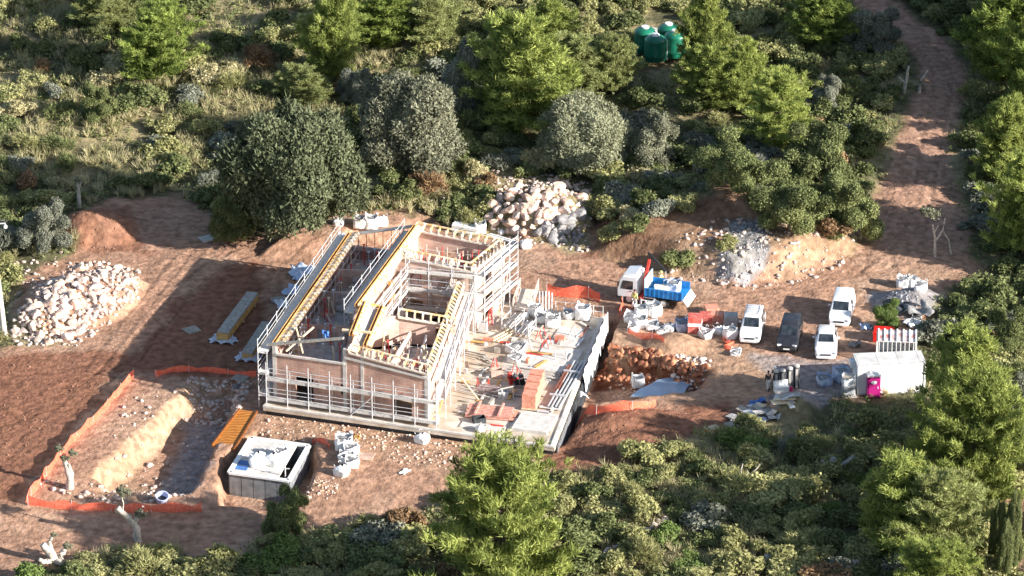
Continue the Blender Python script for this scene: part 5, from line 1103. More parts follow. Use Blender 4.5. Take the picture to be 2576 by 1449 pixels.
# ---------------- water tanks ----------------
TG = mat('green_polythene', (.006, .10, .055), .35, (.012, .17, .10), 1.5, 4, spec=.5); pad = G(1655, 150)
mb = MB(); mb.prism([W(*q, pad.z)[:2] for q in ((1595, 120), (1640, 156), (1700, 146), (1720, 95), (1640, 80))], pad.z-.6, pad.z+.5); o = mb.build('concrete_pad', CONCW); tag(o, 'pale concrete pad under the green water tanks', 'concrete pad')
for px, py, lab in ((1622, 128, 'green water tank at the left of the four on the slope'), (1681, 120, 'green water tank at the back of the four on the slope'), (1648, 148, 'green water tank in front of the four, nearest the viewer'), (1698, 138, 'bluish green water tank at the right, half hidden by a pine')):
    p = V3(px, py, pad.z+.5); t = thing('water_tank', lab, 'water tank', p, 0, 'green water tanks')
    mb = MB(); mb.lathe([(1.0, 0), (1.03, .05), (1.03, .5), (1.05, .55), (1.03, .6), (1.03, 1.9), (1.0, 2.02), (.8, 2.2), (.42, 2.34)], n=28); mb.build('shell', TG, t, smooth=35); mb = MB(); mb.lathe([(.36, 2.3), (.38, 2.34), (.38, 2.46), (.33, 2.5)], n=18); mb.build('lid', WHITE, t, smooth=35)
    mb = MB(); mb.tube([(.9, -.35, 2.2), (1.08, -.42, 2.0), (1.08, -.42, .1)], .05, 6); mb.build('pipe', GALV, t)
# ---------------- pole, olive trunks, walls ----------------
p = G(12, 846); pole = thing('utility_pole', 'tapered concrete pole with a lamp bracket beside the pale rubble pile', 'pole', p); mb = MB(); mb.tube([(0, 0, -.5), (-.25, 0, 4), (-.75, 0, 10.4)], [.27, .22, .14], 8); mb.build('shaft', CONCW, pole, smooth=60)
mb = MB(); mb.beam((-1.3, 0, 10.15), (.55, 0, 10.25), .09, .1); mb.build('cross_arm', GALV, pole); mb = MB(); mb.lathe([(.05, 0), (.15, .02), (.16, .2), (.06, .3)], (.5, 0, 9.82), 10); mb.build('lamp', WHITE, pole)
def olive(px, py, limbs, label, sprays=(), name='olive_trunk', m=None):
    p = G(px, py); t = thing(name, label, 'olive tree', p); mb = MB()
    for pts, r0, r1 in limbs:
        P = [Vector((x, y, z)) for x, z, y in pts]; n = len(P); Q = []
        for i in range(n-1):
            for f in (0, .5): q = P[i].lerp(P[i+1], f); Q.append(q+Vector((random.uniform(-.06, .06), random.uniform(-.06, .06), 0)) if i+f > 0 else q)
        Q.append(P[-1]); mb.tube(Q, [(r0+(r1-r0)*i/(len(Q)-1))*random.uniform(.88, 1.15) for i in range(len(Q))], 8)
    mb.build('trunk', m or PALEBARK, t, smooth=50)
    for x, y, z, s in sprays: c = link('foliage', leafed(SPRAY, LGREY), None, t, (x, y, z)); c.scale = (s, s, s)
    return t
olive(174, 1228, [([(0, -.2, 0), (.05, .8, 0), (-.15, 1.7, .1), (-.3, 2.4, .1)], .34, .16), ([(.02, .5, 0), (.2, 1.3, 0), (.05, 2.1, 0)], .26, .12)], 'thick pollarded olive trunk between the net and the pool pit', [(-.3, .1, 2.2, .42), (.35, .2, 2.6, .4), (-.7, .3, 2.9, .42)])
olive(348, 1362, [([(0, -.2, 0), (-.05, 1.2, 0), (-.7, 2.0, 0), (-1.5, 2.9, 0)], .30, .22), ([(-.3, 1.6, 0), (.3, 2.2, .2), (.45, 2.9, .2)], .2, .10), ([(-.9, 2.2, 0), (-1.7, 2.6, .1)], .2, .1), ([(-1.1, 2.4, 0), (-1.05, 3.3, 0), (-1.05, 4.0, 0)], .06, .04)], 'forked pale olive with one tall tufted shoot below the net', [(-1.05, 0, 3.75, .62), (.2, 0, 1.9, .52)])
olive(140, 1415, [([(0, -.2, 0), (-.25, .7, 0), (-.75, 1.25, .1), (-.95, 1.5, .1)], .42, .24), ([(.25, -.2, .1), (.5, .7, .2), (.7, 1.0, .2)], .34, .22), ([(-.3, .6, 0), (-.45, 1.6, .3), (-.2, 2.0, .3)], .22, .12), ([(-.2, .1, 0), (-.9, .3, -.5), (-1.2, .6, -.6)], .26, .16), ([(.1, .2, -.2), (.5, .3, -.9)], .24, .14)], 'stubby cut olive trunks at the lower left corner', [(.9, .3, .9, .4), (-.1, .4, 1.9, .3)])
olive(198, 522, [([(0, -.2, 0), (.05, 1.2, 0), (0, 2.3, 0)], .2, .12), ([(.02, 1.2, 0), (.3, 2.4, .1)], .12, .06)], 'bare white trunk standing behind the earth mound at left', [(0, 0, 2.3, .35)])
olive(2352, 645, [([(0, -.2, 0), (-.1, 1.6, 0), (-.3, 3.0, 0)], .14, .08), ([(-.1, 1.4, 0), (.6, 2.5, .1), (.75, 3.6, .1)], .12, .05), ([(-.2, 2.2, 0), (.2, 2.9, .1)], .1, .05)], 'slender bare olive standing at the edge of the dirt road', [(-.5, .3, 3.3, .8), (-1.0, .2, 3.6, .6)])
olive(2395, 640, [([(0, -.2, 0), (-.3, 1.3, .1), (-.9, 2.3, .1)], .10, .04)], 'thin bent sapling right of the bare roadside olive')
olive(2092, 1205, [([(0, -.2, 0), (0, .9, 0), (.1, 1.8, .1)], .42, .24), ([(0, .8, 0), (.9, 1.3, 0), (1.7, 2.0, 0)], .24, .12), ([(0, .8, 0), (-.8, 1.6, 0)], .22, .1)], 'dark dead olive stump with a raised arm in the lower scrub', m=STONED)
olive(1862, 1225, [([(0, -.2, 0), (0, 1.2, 0), (.15, 2.0, 0)], .10, .05), ([(.7, -.2, 0), (.8, 1.1, 0), (1.5, 2.0, 0)], .10, .04), ([(.75, .6, 0), (.5, 1.5, 0)], .08, .03)], 'dead grey branches sticking out of the lower scrub')
olive(2290, 232, [([(-.6, -.2, 0), (-.4, 1.3, 0), (-.2, 2.6, 0)], .17, .09), ([(.8, -.2, 0), (1.0, 1.2, 0), (1.5, 2.2, 0)], .17, .08), ([(-.4, .8, 0), (-1.1, 1.5, 0)], .12, .06)], 'pale bare olive trunks in the shade inside the track bend')
olive(1935, 1440, [([(0, -.1, 0), (.2, .8, 0), (-.3, 1.3, .2)], .5, .3)], 'grey weathered stump near the bottom edge', m=STONED)
def drywall(pts, label, n, s=(.12, .24)):
    P = [G(*q) for q in pts]; t = MB(); V = []; base = [v.co for v in STN[1].vertices]; fs = [tuple(f.vertices) for f in STN[1].polygons]
    for i in range(n):
        f = random.random()*(len(P)-1); k = int(f); q = P[k].lerp(P[k+1], f-k); sc = random.uniform(*s); o = Vector((q.x+random.uniform(-.14, .14), q.y+random.uniform(-.14, .14), gz(q.x, q.y)+random.uniform(.02, .5)))
        R_m = Euler((random.random()*6, random.random()*6, 0)).to_matrix(); t.add([R_m@(v*sc)+o for v in base], fs)
    o = t.build('dry_stone_wall', STONE, None); tag(o, label, 'stone wall')
drywall([(1425, 1455), (1500, 1415), (1590, 1370), (1700, 1300)], 'long low dry stone wall crossing the scrub right of the big foreground pine', 230); drywall([(2110, 1460), (2165, 1415), (2235, 1385)], 'short pale stone wall at the bottom edge by the pine clump', 90)
# ---------------- debris heap beside the cabin and odds and ends ----------------
mats_ = [DPLANK, PALEW, DPLANK, GALV, CONC]
for i in range(30):
    x = random.uniform(1835, 1990); y = 1078-(x-1835)*.40+random.uniform(-20, 14); p = G(x, y); mb = MB(); L = random.uniform(.9, 2.3); mb.box((0, 0, 0), (L, random.uniform(.2, .8), .06)); o = mb.build('waste_board', mats_[i % 5], None, (p.x, p.y, p.z+random.uniform(.12, .55)), (random.uniform(-.15, .15), random.uniform(-.2, .2), random.uniform(0, 3.1))); tag(o, 'discarded board in the waste heap below the standing rolls', 'board', 'boards of the waste heap')
def crumple(px, py, w_, h_, label, m, name='crumpled_sheet', z=None, hh=.35):
    p = G(px, py) if z is None else V3(px, py, z); mb = MB(); a = random.uniform(0, 6)
    def fn(u, v): return (w_*(u-.5)*(1+.2*math.sin(9*v+a)), h_*(v-.5)*(1+.2*math.sin(8*u+a)), .05+hh*abs(math.sin(4*u+3*v+a)*math.sin(5*v-2*u+a))+.04*math.sin(30*u+20*v))
    mb.grid(fn, 16, 12); o = mb.build(name, m, None, p, (0, 0, a), smooth=50); tag(o, label, 'sheet'); md = o.modifiers.new('thick', 'SOLIDIFY'); md.thickness = .015; return o
PLW = mat('white_plastic_sheet', (.62, .64, .67), .5, (.80, .81, .82), 4, 4); PLB = mat('pale_blue_sheet', (.32, .42, .62), .5, (.60, .68, .80), 4, 4)
crumple(1950, 1050, 1.3, 1.0, 'white crumpled plastic on the waste heap', PLW); crumple(1875, 1066, 1.2, 1.2, 'pale bluish plastic at the lower end of the waste heap', PLB); crumple(1905, 1016, 1.4, .8, 'blue tarpaulin piece at the top of the waste heap', BLUEM); crumple(1918, 1060, .9, .6, 'light blue plastic scrap under the waste heap', PLB); crumple(1920, 1024, 1.2, .5, 'orange yellow board on the waste heap', YELL, 'waste_sheet', hh=.1)
crumple(1440, 1012, 1.2, 2.2, 'white sheet hanging at the near corner of the terrace', PLW, hh=.9); crumple(760, 690, 2.0, 2.6, 'pale crumpled plastic in the shadow left of the house scaffold', PLB, hh=.6); crumple(740, 735, 1.8, 1.4, 'bluish plastic lying in the shadow left of the house', PLB, hh=.4); crumple(712, 768, 1.5, 1.2, 'grey plastic scrap beside the timber stack', PLW)
crumple(2262, 770, 2.4, 2.2, 'dark tarpaulin covering the left of the pink gravel heap', DARKW, 'tarpaulin', hh=.4); crumple(2312, 782, 2.6, 2.0, 'grey tarpaulin over the front of the pink gravel heap', GREYF, 'tarpaulin', hh=.5); crumple(2300, 815, 1.5, 1.1, 'white basin and boards behind the red skip', WHITE, hh=.3); crumple(2178, 825, 1.0, .9, 'white and blue box lid beside the green bush', PLB, hh=.3); crumple(2150, 870, 1.0, .8, 'grey rubble sack pile beside the white car', GREYF, hh=.35)
crumple(1018, 1188, .9, .5, 'pale paper scrap on the earth below the terrace', WHITE, hh=.06); crumple(897, 1102, .5, 1.0, 'yellow board lying beside the white bag heap', YELL, 'waste_board', hh=.03); crumple(1782, 1086, 1.0, .6, 'orange board beside the pale pallet at the scrub edge', ORNG, 'waste_board', hh=.08); crumple(600, 975, 1.0, .8, 'grey sack lying at the edge of the house shadow', GREYF)
crumple(820, 845, 1.2, .5, 'dark blue plastic hanging on the front rafter', BLUEM, z=6.6, hh=.3)
p = G(407, 1262); t = thing('plastic_tub', 'round blue and white tub lying at the edge of the pool pit', 'tub', p); mb = MB(); mb.lathe([(.40, 0), (.50, .6), (.54, .62), (.54, .68), (.47, .68), (.38, .08)], n=22); mb.build('tub_wall', mat('pale_blue_plastic', (.50, .54, .72), .5), t, smooth=40); mb = MB(); mb.lathe([(.42, .22), (.42, .24)], n=22); mb.build('dark_content', DARKW, t); t.rotation_euler = (.35, .1, 0)
# standing rolls with the white board
for i, (px, py) in enumerate(((1944+8, 975), (1968, 977), (1986, 976), (2003, 974))):
    p = G(px, py); h = 1.45+.15*i; t = thing('felt_roll', ['shortest dark roll standing upright at the left of four', 'second of four upright dark rolls beside the white board', 'third of four upright dark rolls, pale streaked', 'tallest upright roll with a round pale top, right of four'][i], 'roll', p, 0, 'upright rolls')
    mb = MB(); mb.lathe([(.24, 0), (.25, .05), (.25, h-.1), (.2, h), (.08, h)], n=14); mb.build('roll', mat('bitumen_felt', (.025, .025, .028), .8, (.10, .10, .10), 3, 4) if i == 0 else bpy.data.materials['bitumen_felt'], t, smooth=40); mb = MB(); mb.bx(-.09, .09, -.262, -.235, .1, h-.15); mb.build('pale_strip', CONC, t); mb = MB(); mb.lathe([(.23, h-.02), (.2, h+.12), (.05, h+.16)], n=12); mb.build('cap', CONC, t, smooth=40)
p = G(1965, 986); t = thing('white_board_box', 'white box with an upright board in front of the upright rolls', 'box', p, .25); mb = MB(); mb.bx(-.6, .6, -.25, .25, 0, .55); mb.build('box_body', WHITE, t, bevel=.02); mb = MB(); mb.bx(-.62, .62, .2, .25, .551, .95); mb.build('board', WHITE, t)
p = G(1990, 984); t = thing('pink_bucket', 'small pink bucket right of the white box', 'bucket', p); mb = MB(); mb.lathe([(.13, 0), (.17, .3), (.18, .32), (.15, .32), (.12, .05)], n=14); mb.build('bucket_wall', mat('pink_plastic', (.75, .06, .20), .5), t, smooth=40); mb = MB(); mb.tube([(-.17, 0, .3), (0, 0, .48), (.17, 0, .3)], .012, 4); mb.build('handle', GALV, t)
# ---------------- cars ----------------
TYRE = mat('tyre_rubber', (.015, .015, .016), .8, (.04, .038, .035), 6, 3); RIM = mat('alloy_rim', (.45, .45, .46), .35, (.6, .6, .6), 4, 2, metal=.5)
GLASS = mat('car_glass', (.012, .016, .020), .06, (.04, .05, .06), 2, 3, spec=.8); LAMP = mat('headlight', (.60, .62, .64), .12, (.8, .8, .8), 6, 2, spec=.7); DTRIM = mat('dark_trim', (.02, .02, .022), .5); PLATE = mat('number_plate', (.75, .75, .70), .5); TAIL = mat('tail_light', (.45, .02, .02), .25)
WCAR = mat('white_car_paint', (.74, .75, .76), .22, (.80, .80, .80), 1.5, 5, spec=.5); GCAR = mat('graphite_car_paint', (.022, .023, .029), .25, (.035, .036, .044), 1.5, 5, spec=.6)
def wheel(t, x, y, r=.32, w=.21):
    s = 1 if y > 0 else -1; mb = MB(); n = 20; vs = []; pr = [(r*.62, -w/2), (r*.94, -w/2), (r, -w/4), (r, w/4), (r*.94, w/2), (r*.62, w/2)]
    for q, o in pr:
        for k in range(n): a = 6.2832*k/n; vs.append((x+q*math.cos(a), y+o, r+q*math.sin(a)))
    fs = [(i*n+k, i*n+(k+1) % n, ((i+1) % 6)*n+(k+1) % n, ((i+1) % 6)*n+k) for i in range(6) for k in range(n)]; mb.add(vs, fs)
    o = link('wheel', None, None, t); ty = mb.build('tyre', TYRE, o, smooth=40)
    mb = MB(); mb.add([(x+r*.63*math.cos(6.2832*k/n), y+s*(w/2-.03), r+r*.63*math.sin(6.2832*k/n)) for k in range(n)]+[(x, y+s*(w/2-.01), r)]+[(x+r*.63*math.cos(6.2832*k/n), y-s*(w/2-.03), r+r*.63*math.sin(6.2832*k/n)) for k in range(n)], [(k, (k+1) % n, n) if s < 0 else ((k+1) % n, k, n) for k in range(n)]+[(k, (k+1) % n, n+1+(k+1) % n, n+1+k) for k in range(n)])
    mb.build('rim', RIM, o)
def car(px, py, head, label, paint, prof, W_, wb, rack=False, vanside=False, grp='parked cars', roofcol=None):
    """front of the car points along -X local; prof = stations (x, z belt, z roof, half width belt, half width roof)"""
    fpt = G(px, py); L = prof[-1][0]-prof[0][0]; t = thing('parked_car', label, 'car', fpt, head, grp)
    zs = .30; vs = []; n = 10
    for x, zb, zr, wb_, wr in prof:
        top = max(zr, zb+.001)
        half = [(wb_*.90, zs-.08), (wb_*1.0, zs+.12), (wb_*1.0, zb*.75+.08), (wb_*.965, zb), (wr, top-.05 if top-zb > .1 else top-.004), (wr*.86, top)]
        vs += [(x, -y, z) for y, z in half]+[(x, y, z) for y, z in half[::-1]]
    m = 12; fs = []
    for i in range(len(prof)-1):
        for k in range(m-1): fs.append((i*m+k, i*m+k+1, (i+1)*m+k+1, (i+1)*m+k))
        fs.append((i*m+m-1, i*m, (i+1)*m, (i+1)*m+m-1))
    fs.append(tuple(range(m-1, -1, -1))); fs.append(tuple((len(prof)-1)*m+k for k in range(m)))
    mb = MB(); mb.add(vs, fs); bm_ = bmesh.new(); me = mb.mesh('body'); bm_.from_mesh(me); bmesh.ops.recalc_face_normals(bm_, faces=bm_.faces); bm_.to_mesh(me); bm_.free()
    me.polygons.foreach_set('use_smooth', [True]*len(me.polygons)); me.set_sharp_from_angle(angle=rad(50)); link('body', me, paint, t)
    st = [i for i, q in enumerate(prof) if q[2]-q[1] > .25]; a, b = st[0], st[-1]
    def lat(i, f, s, off=.012): x, zb, zr, w1, w2 = prof[i]; y = w1*.965+(w2-w1*.965)*f; return Vector((x, s*(y+off), zb+(zr-.05-zb)*f))
    # windscreen between the cowl and the first roof station
    def screen(i0, i1, nm, sgn):
        x0, zb0, zr0, w0, r0 = prof[i0]; x1, zb1, zr1, w1, r1 = prof[i1]; d = Vector((x1-x0, 0, zr1-zr0)); nn = Vector((-d.z, 0, d.x)).normalized()*(.018 if sgn > 0 else -.018)
        if nn.z < 0: nn = -nn
        f0, f1 = .10, .90; P = []
        for f, s in ((f0, -1), (f0, 1), (f1, 1), (f1, -1)): P.append(Vector((x0+d.x*f, s*.84*(r0+(r1-r0)*f), zr0+d.z*f))+nn)
        mb = MB(); mb.add(P, [(0, 1, 2, 3)]); mb.build(nm, GLASS, t)
    screen(a-1, a, 'windscreen', 1); screen(b, b+1, 'rear_window', -1)
    for s in (-1, 1):
        for i in range(a, b):
            if vanside and i > a: continue
            mb = MB(); f0, f1 = .10, .93; e = .06; P = [lat(i, f0, s).lerp(lat(i+1, f0, s), e), lat(i, f0, s).lerp(lat(i+1, f0, s), 1-e), lat(i, f1, s).lerp(lat(i+1, f1, s), 1-e), lat(i, f1, s).lerp(lat(i+1, f1, s), e)]; mb.add(P, [(0, 1, 2, 3) if s < 0 else (3, 2, 1, 0)]); mb.build('side_window', GLASS, t)
        x, zb, zr, w1, w2 = prof[a]; mb = MB(); mb.box((x+.12, s*(w1+.10), zb+.08), (.10, .20, .14)); mb.build('mirror', paint, t, bevel=.02)
        x, zb, zr, w1, w2 = prof[1]; mb = MB(); mb.box((x-.0, s*w1*.74, zb-.10), (.20, w1*.42, .15), s*.35); mb.build('headlight', LAMP, t, bevel=.03)
        x, zb, zr, w1, w2 = prof[-1]; mb = MB(); mb.box((x-.03, s*w1*.86, zb-.02), (.10, .16, .28)); mb.build('tail_light', TAIL, t, bevel=.02)
        for x in (prof[0][0]+.80, prof[0][0]+.80+wb): wheel(t, x, s*(W_/2-.13))
    mb = MB(); x = prof[0][0]; mb.box((x+.05, 0, .36), (.16, W_*.86, .22)); mb.build('bumper', paint if paint is not GCAR else DTRIM, t, bevel=.05); mb = MB(); mb.box((x+.0, 0, .58), (.10, W_*.48, .12)); mb.build('grille', DTRIM, t, bevel=.02); mb = MB(); mb.box((x-.04, 0, .40), (.02, .52, .11)); mb.build('number_plate', PLATE, t)
    if rack:
        z = max(q[2] for q in prof); x0, x1 = prof[a][0]+.3, prof[b][0]-.1
        for s in (-1, 1): mb = MB(); mb.beam((x0, s*.58, z+.06), (x1, s*.58, z+.06), .04, .04); mb.build('roof_rail', DTRIM, t)
        for k in range(5): mb = MB(); x = x0+(x1-x0)*(k+.3)/5; mb.beam((x, -.6, z+.085), (x, .6, z+.085), .045, .03); mb.build('rack_bar', GALV, t)
    return t
VAN = [(0, .55, .56, .72, .60), (.10, .80, .81, .84, .72), (.45, .92, .95, .88, .74), (1.05, 1.02, 1.06, .90, .78), (1.85, 1.08, 1.74, .90, .70), (2.9, 1.10, 1.82, .90, .72), (4.05, 1.10, 1.80, .89, .71), (4.36, 1.06, 1.10, .87, .70), (4.40, .60, .61, .85, .70)]
SUVP = [(0, .58, .59, .70, .56), (.12, .84, .85, .84, .68), (.5, .95, .98, .90, .74), (1.25, 1.03, 1.07, .92, .78), (2.05, 1.07, 1.58, .92, .66), (2.9, 1.08, 1.64, .92, .67), (3.7, 1.08, 1.58, .90, .64), (4.30, 1.02, 1.06, .86, .66), (4.42, .62, .63, .82, .62)]
PANV = [(0, .55, .56, .74, .62), (.10, .82, .83, .86, .74), (.45, .98, 1.0, .90, .76), (.95, 1.08, 1.12, .92, .80), (1.75, 1.14, 1.76, .92, .74), (2.7, 1.14, 1.84, .92, .76), (4.2, 1.14, 1.83, .92, .76), (4.40, 1.10, 1.14, .91, .76), (4.44, .60, .61, .88, .74)]
for args in ((1885, 868, rad(90-9), 'white people carrier with a barred roof rack, leftmost of the parked cars', WCAR, VAN, 1.8, 2.75, True), (1978, 889, rad(90-10), 'dark graphite people carrier between two white parked cars', GCAR, VAN, 1.8, 2.75), (2077, 909, rad(90-4), 'white rounded off-road car parked nearest the site cabin', WCAR, SUVP, 1.84, 2.65), (2110, 826, rad(90-10), 'white windowless delivery van parked farthest back', WCAR, PANV, 1.84, 2.75, False, True)):
    car(*args)
# ---------------- crane truck ----------------
tf, tr2 = G(1592, 752), G(1672, 762); hd = math.atan2((tr2-tf).y, (tr2-tf).x)
BLUET = mat('blue_tipper_paint', (.012, .15, .42), .45, (.03, .24, .55), 2.5, 5)
tk2 = thing('crane_truck', 'small tipper truck with white cab, red loading crane and blue body', 'truck', tf, hd)
tk2.scale = (1.08, 1.08, 1.08)
# X runs from the front axle (0) to the rear; the camera side is -Y
mb = MB(); mb.bx(-.6, 4.0, -.42, .42, .52, .74); mb.build('chassis', DTRIM, tk2)
mb = MB(); q = [(-.95, .55), (-.98, 1.15), (-.78, 2.02), (-.55, 2.32), (.62, 2.36), (.72, .75), (.45, .62)]
mb.add([(x, -1.0, z) for x, z in q]+[(x, 1.0, z) for x, z in q], [tuple(range(6, -1, -1)), tuple(range(7, 14))]+[(i, (i+1) % 7, 7+(i+1) % 7, 7+i) for i in range(7)]); cabo = mb.build('cab', WCAR, tk2, bevel=.06)
bm_ = bmesh.new(); bm_.from_mesh(cabo.data); bmesh.ops.recalc_face_normals(bm_, faces=bm_.faces); bm_.to_mesh(cabo.data); bm_.free()
mb = MB(); mb.add([(-.985, -.88, 1.25), (-.985, .88, 1.25), (-.825, .84, 1.96), (-.825, -.84, 1.96)], [(0, 3, 2, 1)]); mb.build('windscreen', GLASS, tk2)
for s in (-1, 1): mb = MB(); mb.add([(-.72, s*1.012, 1.25), (.30, s*1.012, 1.25), (.30, s*1.012, 1.98), (-.52, s*1.012, 1.98)], [(0, 1, 2, 3) if s < 0 else (3, 2, 1, 0)]); mb.build('side_window', GLASS, tk2); mb = MB(); mb.box((-.86, s*1.16, 1.7), (.1, .14, .36)); mb.build('mirror', DTRIM, tk2); mb = MB(); mb.box((.12, s*1.02, 1.12), (.2, .03, .05)); mb.build('door_handle', DTRIM, tk2); mb = MB(); mb.box((-.98, s*.72, .75), (.06, .34, .2)); mb.build('headlight', LAMP, tk2)
mb = MB(); mb.box((-.96, 0, .52), (.14, 2.0, .28)); mb.build('bumper', DTRIM, tk2, bevel=.03); mb = MB(); mb.prism([(-.5, -.8), (.5, -.8), (.5, .8), (-.5, .8)], 2.37, [2.42, 2.62, 2.62, 2.42]); mb.build('roof_spoiler', WCAR, tk2)
for s in (-1, 1): wheel(tk2, 0, s*.86, .42, .26)
for s in (-1, 1): wheel(tk2, 2.75, s*.80, .42, .46)
bx0, bx1, bw = 1.25, 4.3, 1.08
mb = MB(); mb.bx(bx0, bx1, -bw, bw, .92, 1.0); mb.build('bed_floor', BLUET, tk2)
for s in (-1, 1):
    mb = MB(); mb.bx(bx0, bx1, s*bw-(.05 if s > 0 else 0), s*bw+(.05 if s < 0 else 0), 1.0, 1.62); sd = mb.build('bed_side', BLUET, tk2)
    for i in range(9): mb = MB(); x = bx0+.02+i*(bx1-bx0-.1)/8; mb.bx(x, x+.08, s*bw, s*(bw+.05), .94, 1.6); mb.build('rib', BLUET, sd)
mb = MB(); mb.bx(bx0-.03, bx0+.04, -bw, bw, 1.0, 2.35); mb.build('headboard', mat('pale_cyan_headboard', (.45, .66, .70), .5, (.62, .76, .78), 2, 4), tk2)
mb = MB(); mb.add([(bx1+.02, -bw, 1.0), (bx1+.02, bw, 1.0), (bx1+.42, bw, .45), (bx1+.42, -bw, .45), (bx1+.08, -bw, 1.02), (bx1+.08, bw, 1.02), (bx1+.48, bw, .48), (bx1+.48, -bw, .48)], [(0, 1, 2, 3), (7, 6, 5, 4), (0, 4, 5, 1), (3, 2, 6, 7), (0, 3, 7, 4), (1, 5, 6, 2)]); mb.build('tailgate', WHITE, tk2)
mb = MB(); mb.bx(1.0, 2.1, -1.0, -.94, .45, .55); mb.bx(1.0, 2.1, -1.0, -.94, .72, .80); mb.bx(1.0, 1.08, -1.0, -.94, .55, .72); mb.bx(2.02, 2.1, -1.0, -.94, .55, .72); mb.build('side_guard', WHITE, tk2)
mb = MB(); mb.box((.98, 0, 1.3), (.26, .3, 1.4)); cr = mb.build('crane_column', REDM, tk2, bevel=.03)
mb = MB(); mb.beam((.98, 0, 1.9), (1.05, .9, 3.15), .17, .2); mb.build('inner_boom', REDM, cr); mb = MB(); mb.beam((.9, .95, 3.7), (2.35, 1.0, 2.3), .14, .16); mb.build('outer_boom', DTRIM, cr); mb = MB(); mb.tube([(.95, -.15, 1.6), (1.0, .5, 2.5)], .05, 8); mb.build('ram', GALV, cr); mb = MB(); mb.tube([(2.35, 1.0, 2.3), (2.35, 1.0, 1.7)], .03, 6); mb.build('hook', GALV, cr)
mb = MB(); mb.bx(.8, 1.15, -1.05, 1.05, .6, .8); mb.build('crane_base', REDM, cr)
for s in (-1, 1): mb = MB(); mb.beam((.97, s*1.02, .7), (.97, s*1.06, .08), .12, .12); mb.box((.97, s*1.06, .04), (.3, .3, .06)); mb.build('outrigger', GALV, tk2)
MX = tk2.matrix_basis if False else Matrix.Translation(tf) @ Matrix.Rotation(hd, 4, 'Z') @ Matrix.Scale(1.08, 4)
c = MX@Vector((2.35, -.15, 1.0)); t = thing('concrete_block', 'pale concrete block with a lifting bar lying in the blue truck body', 'concrete block', c, hd+.35); mb = MB(); mb.bx(-.6, .6, -.45, .45, 0, .55); mb.build('block', CONCW, t, bevel=.03); mb = MB(); mb.tube([(.2, .2, .55), (.2, .2, 1.0), (.75, .3, 1.1), (.75, .3, .5)], .035, 6); mb.build('lifting_bar', CONCW, t)
c = MX@Vector((3.2, .45, 1.0)); t = bag(0, 0, 1.0, 0, 'blue and white bag standing at the far side of the truck body', z=0, m=BAGB); t.location = c
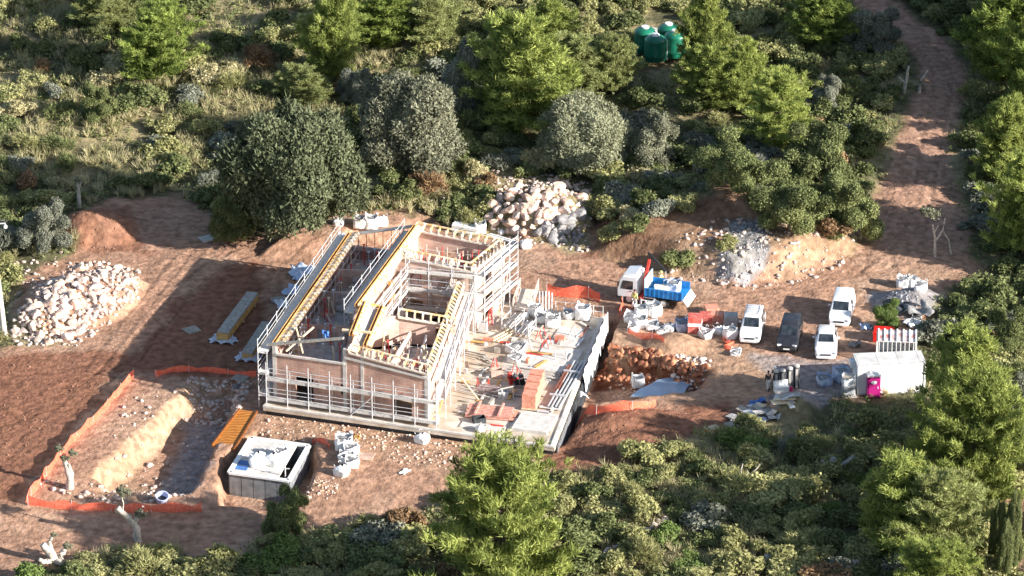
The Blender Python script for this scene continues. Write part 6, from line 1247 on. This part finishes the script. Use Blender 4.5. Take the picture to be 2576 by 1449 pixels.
# ---------------- people ----------------
SKIN = mat('skin', (.42, .24, .17), .6, (.50, .30, .22), 4, 3); HAIR = mat('dark_hair', (.02, .015, .012), .7)
def skinned(name, pts, edges, radii, m, parent, root=0, sub=1):
    me = bpy.data.meshes.new(name); me.from_pydata(pts, edges, []); o = link(name, me, m, parent)
    k = o.modifiers.new('skin', 'SKIN'); k.use_smooth_shade = True; d = me.skin_vertices[0].data
    for i, r in enumerate(radii): d[i].radius = (r, r) if not isinstance(r, tuple) else r
    d[root].use_root = True; s = o.modifiers.new('sub', 'SUBSURF'); s.levels = sub; s.render_levels = sub; return o
def person(loc, rz, label, top, trousers, arms, helmet=None, stride=.12, lean=0.0):
    t = thing('person', label, 'person', loc, rz, None)
    P = []; E = []; Rr = []
    def add(p, r, par=None): P.append(p); Rr.append(r); E.append((par, len(P)-1)) if par is not None else None; return len(P)-1
    y = lean
    pel = add((0, 0, .93), (.145, .11)); sp = add((0, y*.3, 1.12), (.135, .10), pel); ch = add((0, y*.7, 1.33), (.165, .115), sp); nk = add((0, y, 1.49), .058, ch); hd_ = add((0, y-.015, 1.58), (.074, .088), nk); add((0, y-.01, 1.69), (.070, .082), hd_); 
    fc = add((0, y-.10, 1.60), .018, hd_)   # nose
    for s in (-1, 1): add((s*.082, y, 1.61), .014, hd_)
    legs = []; armp = []
    for s in (-1, 1):
        hp = add((s*.095, 0, .86), .09, pel); kn = add((s*.11, s*stride*.5-.02, .48), .062, hp); an = add((s*.115, s*stride+.02, .09), .042, kn); add((s*.13, s*stride-.14, .035), .035, an); legs.append((hp, kn, an))
        sh = add((s*.19, y*.8, 1.41), .062, ch); (ex, ey, ez), (wx, wy, wz) = arms[0 if s < 0 else 1]
        el = add((s*ex, ey+y*.5, ez), .042, sh); wr = add((s*wx, wy, wz), .028, el); armp.append((sh, el, wr))
        d = (Vector(P[wr])-Vector(P[el])).normalized(); pm = add(tuple(Vector(P[wr])+d*.07), (.030, .020), wr); o = Vector((0, 1, 0)) if abs(d.y) < .7 else Vector((0, 0, 1))
        for k in range(4):
            b = Vector(P[pm])+d*.03+o*(k-1.5)*.018; f1 = add(tuple(b), .009, pm); f2 = add(tuple(b+d*(.045 if k in (1, 2) else .035)+Vector((-s*.01, 0, 0))), .008, f1); add(tuple(b+d*(.075 if k in (1, 2) else .06)+Vector((-s*.03, 0, 0))), .007, f2)
        th = add(tuple(Vector(P[wr])+d*.04-o*.035), .010, wr); add(tuple(Vector(P[wr])+d*.085-o*.05), .008, th)
    skinned('body', P, E, Rr, SKIN, t, pel)
    q = [P[pel], P[sp], P[ch]]+[P[i] for a in armp for i in a[:2]]+[tuple(Vector(P[a[1]]).lerp(Vector(P[a[2]]), .8)) for a in armp]
    skinned('jacket', q, [(0, 1), (1, 2), (2, 3), (3, 4), (2, 5), (5, 6), (4, 7), (6, 8)], [(.165, .13), (.155, .12), (.185, .135), .078, .056, .078, .056, .042, .042], top, t, 0)
    q = [P[pel]]+[P[i] for a in legs for i in a]; skinned('trousers', q, [(0, 1), (1, 2), (2, 3), (0, 4), (4, 5), (5, 6)], [(.158, .125), .108, .078, .06, .108, .078, .06], trousers, t, 0)
    for a in legs: x, yy, z = P[a[2]]; mb = MB(); mb.box((x+.01, yy-.06, .05), (.10, .28, .10)); mb.build('shoe', DTRIM, t, bevel=.03)
    c = Vector((0, y-.012, 1.655))
    if helmet: mb = MB(); mb.lathe([(.135, .02), (.118, .03), (.115, .08), (.08, .135), (.02, .15)], c, 16); mb.build('helmet', helmet, t, smooth=40)
    else: mb = MB(); mb.lathe([(.092, -.02), (.098, .04), (.075, .10), (.02, .125)], c, 14); mb.build('hair', HAIR, t, smooth=40)
    mb = MB()
    for s in (-1, 1): mb = MB(); mb.box((s*.03, y-.10, 1.628), (.022, .012, .012)); mb.build('eye', DTRIM, t)
    mb = MB(); mb.box((0, y-.096, 1.545), (.045, .012, .010)); mb.build('mouth', mat('lips', (.30, .10, .08), .6), t); return t
HIVIS = mat('yellow_hivis', (.62, .70, .12), .7, (.72, .78, .35), 4, 4); DARKC = mat('dark_cloth', (.02, .022, .028), .9, (.05, .05, .06), 5, 4); LIGHTC = mat('pale_trousers', (.52, .52, .50), .9, (.66, .66, .64), 5, 4); GREYC = mat('grey_cloth', (.20, .20, .21), .9, (.30, .30, .31), 5, 4)
down = ((.26, .02, 1.14), (.27, -.06, .90)); bent = ((.27, .03, 1.14), (.16, -.24, 1.12))
p = G(1932, 982); person(p, .5, 'person in a dark top and pale trousers standing beside the upright rolls', DARKC, LIGHTC, (down, bent), None)
p = G(1949, 972); person(p, -.4, 'person in black with a white helmet just behind the one in pale trousers', DARKC, DARKC, (bent, down), WHITE)
p = G(1596, 776); person(p, 2.6, 'person in a pale yellow vest standing by the front wheel of the truck', HIVIS, LIGHTC, (down, down), None, .2)
p = MX@Vector((1.6, 2.2, 0)); p.z = gz(p.x, p.y); person(p, 1.2, 'person in a bright yellow vest behind the truck body', HIVIS, GREYC, (bent, bent), HIVIS)
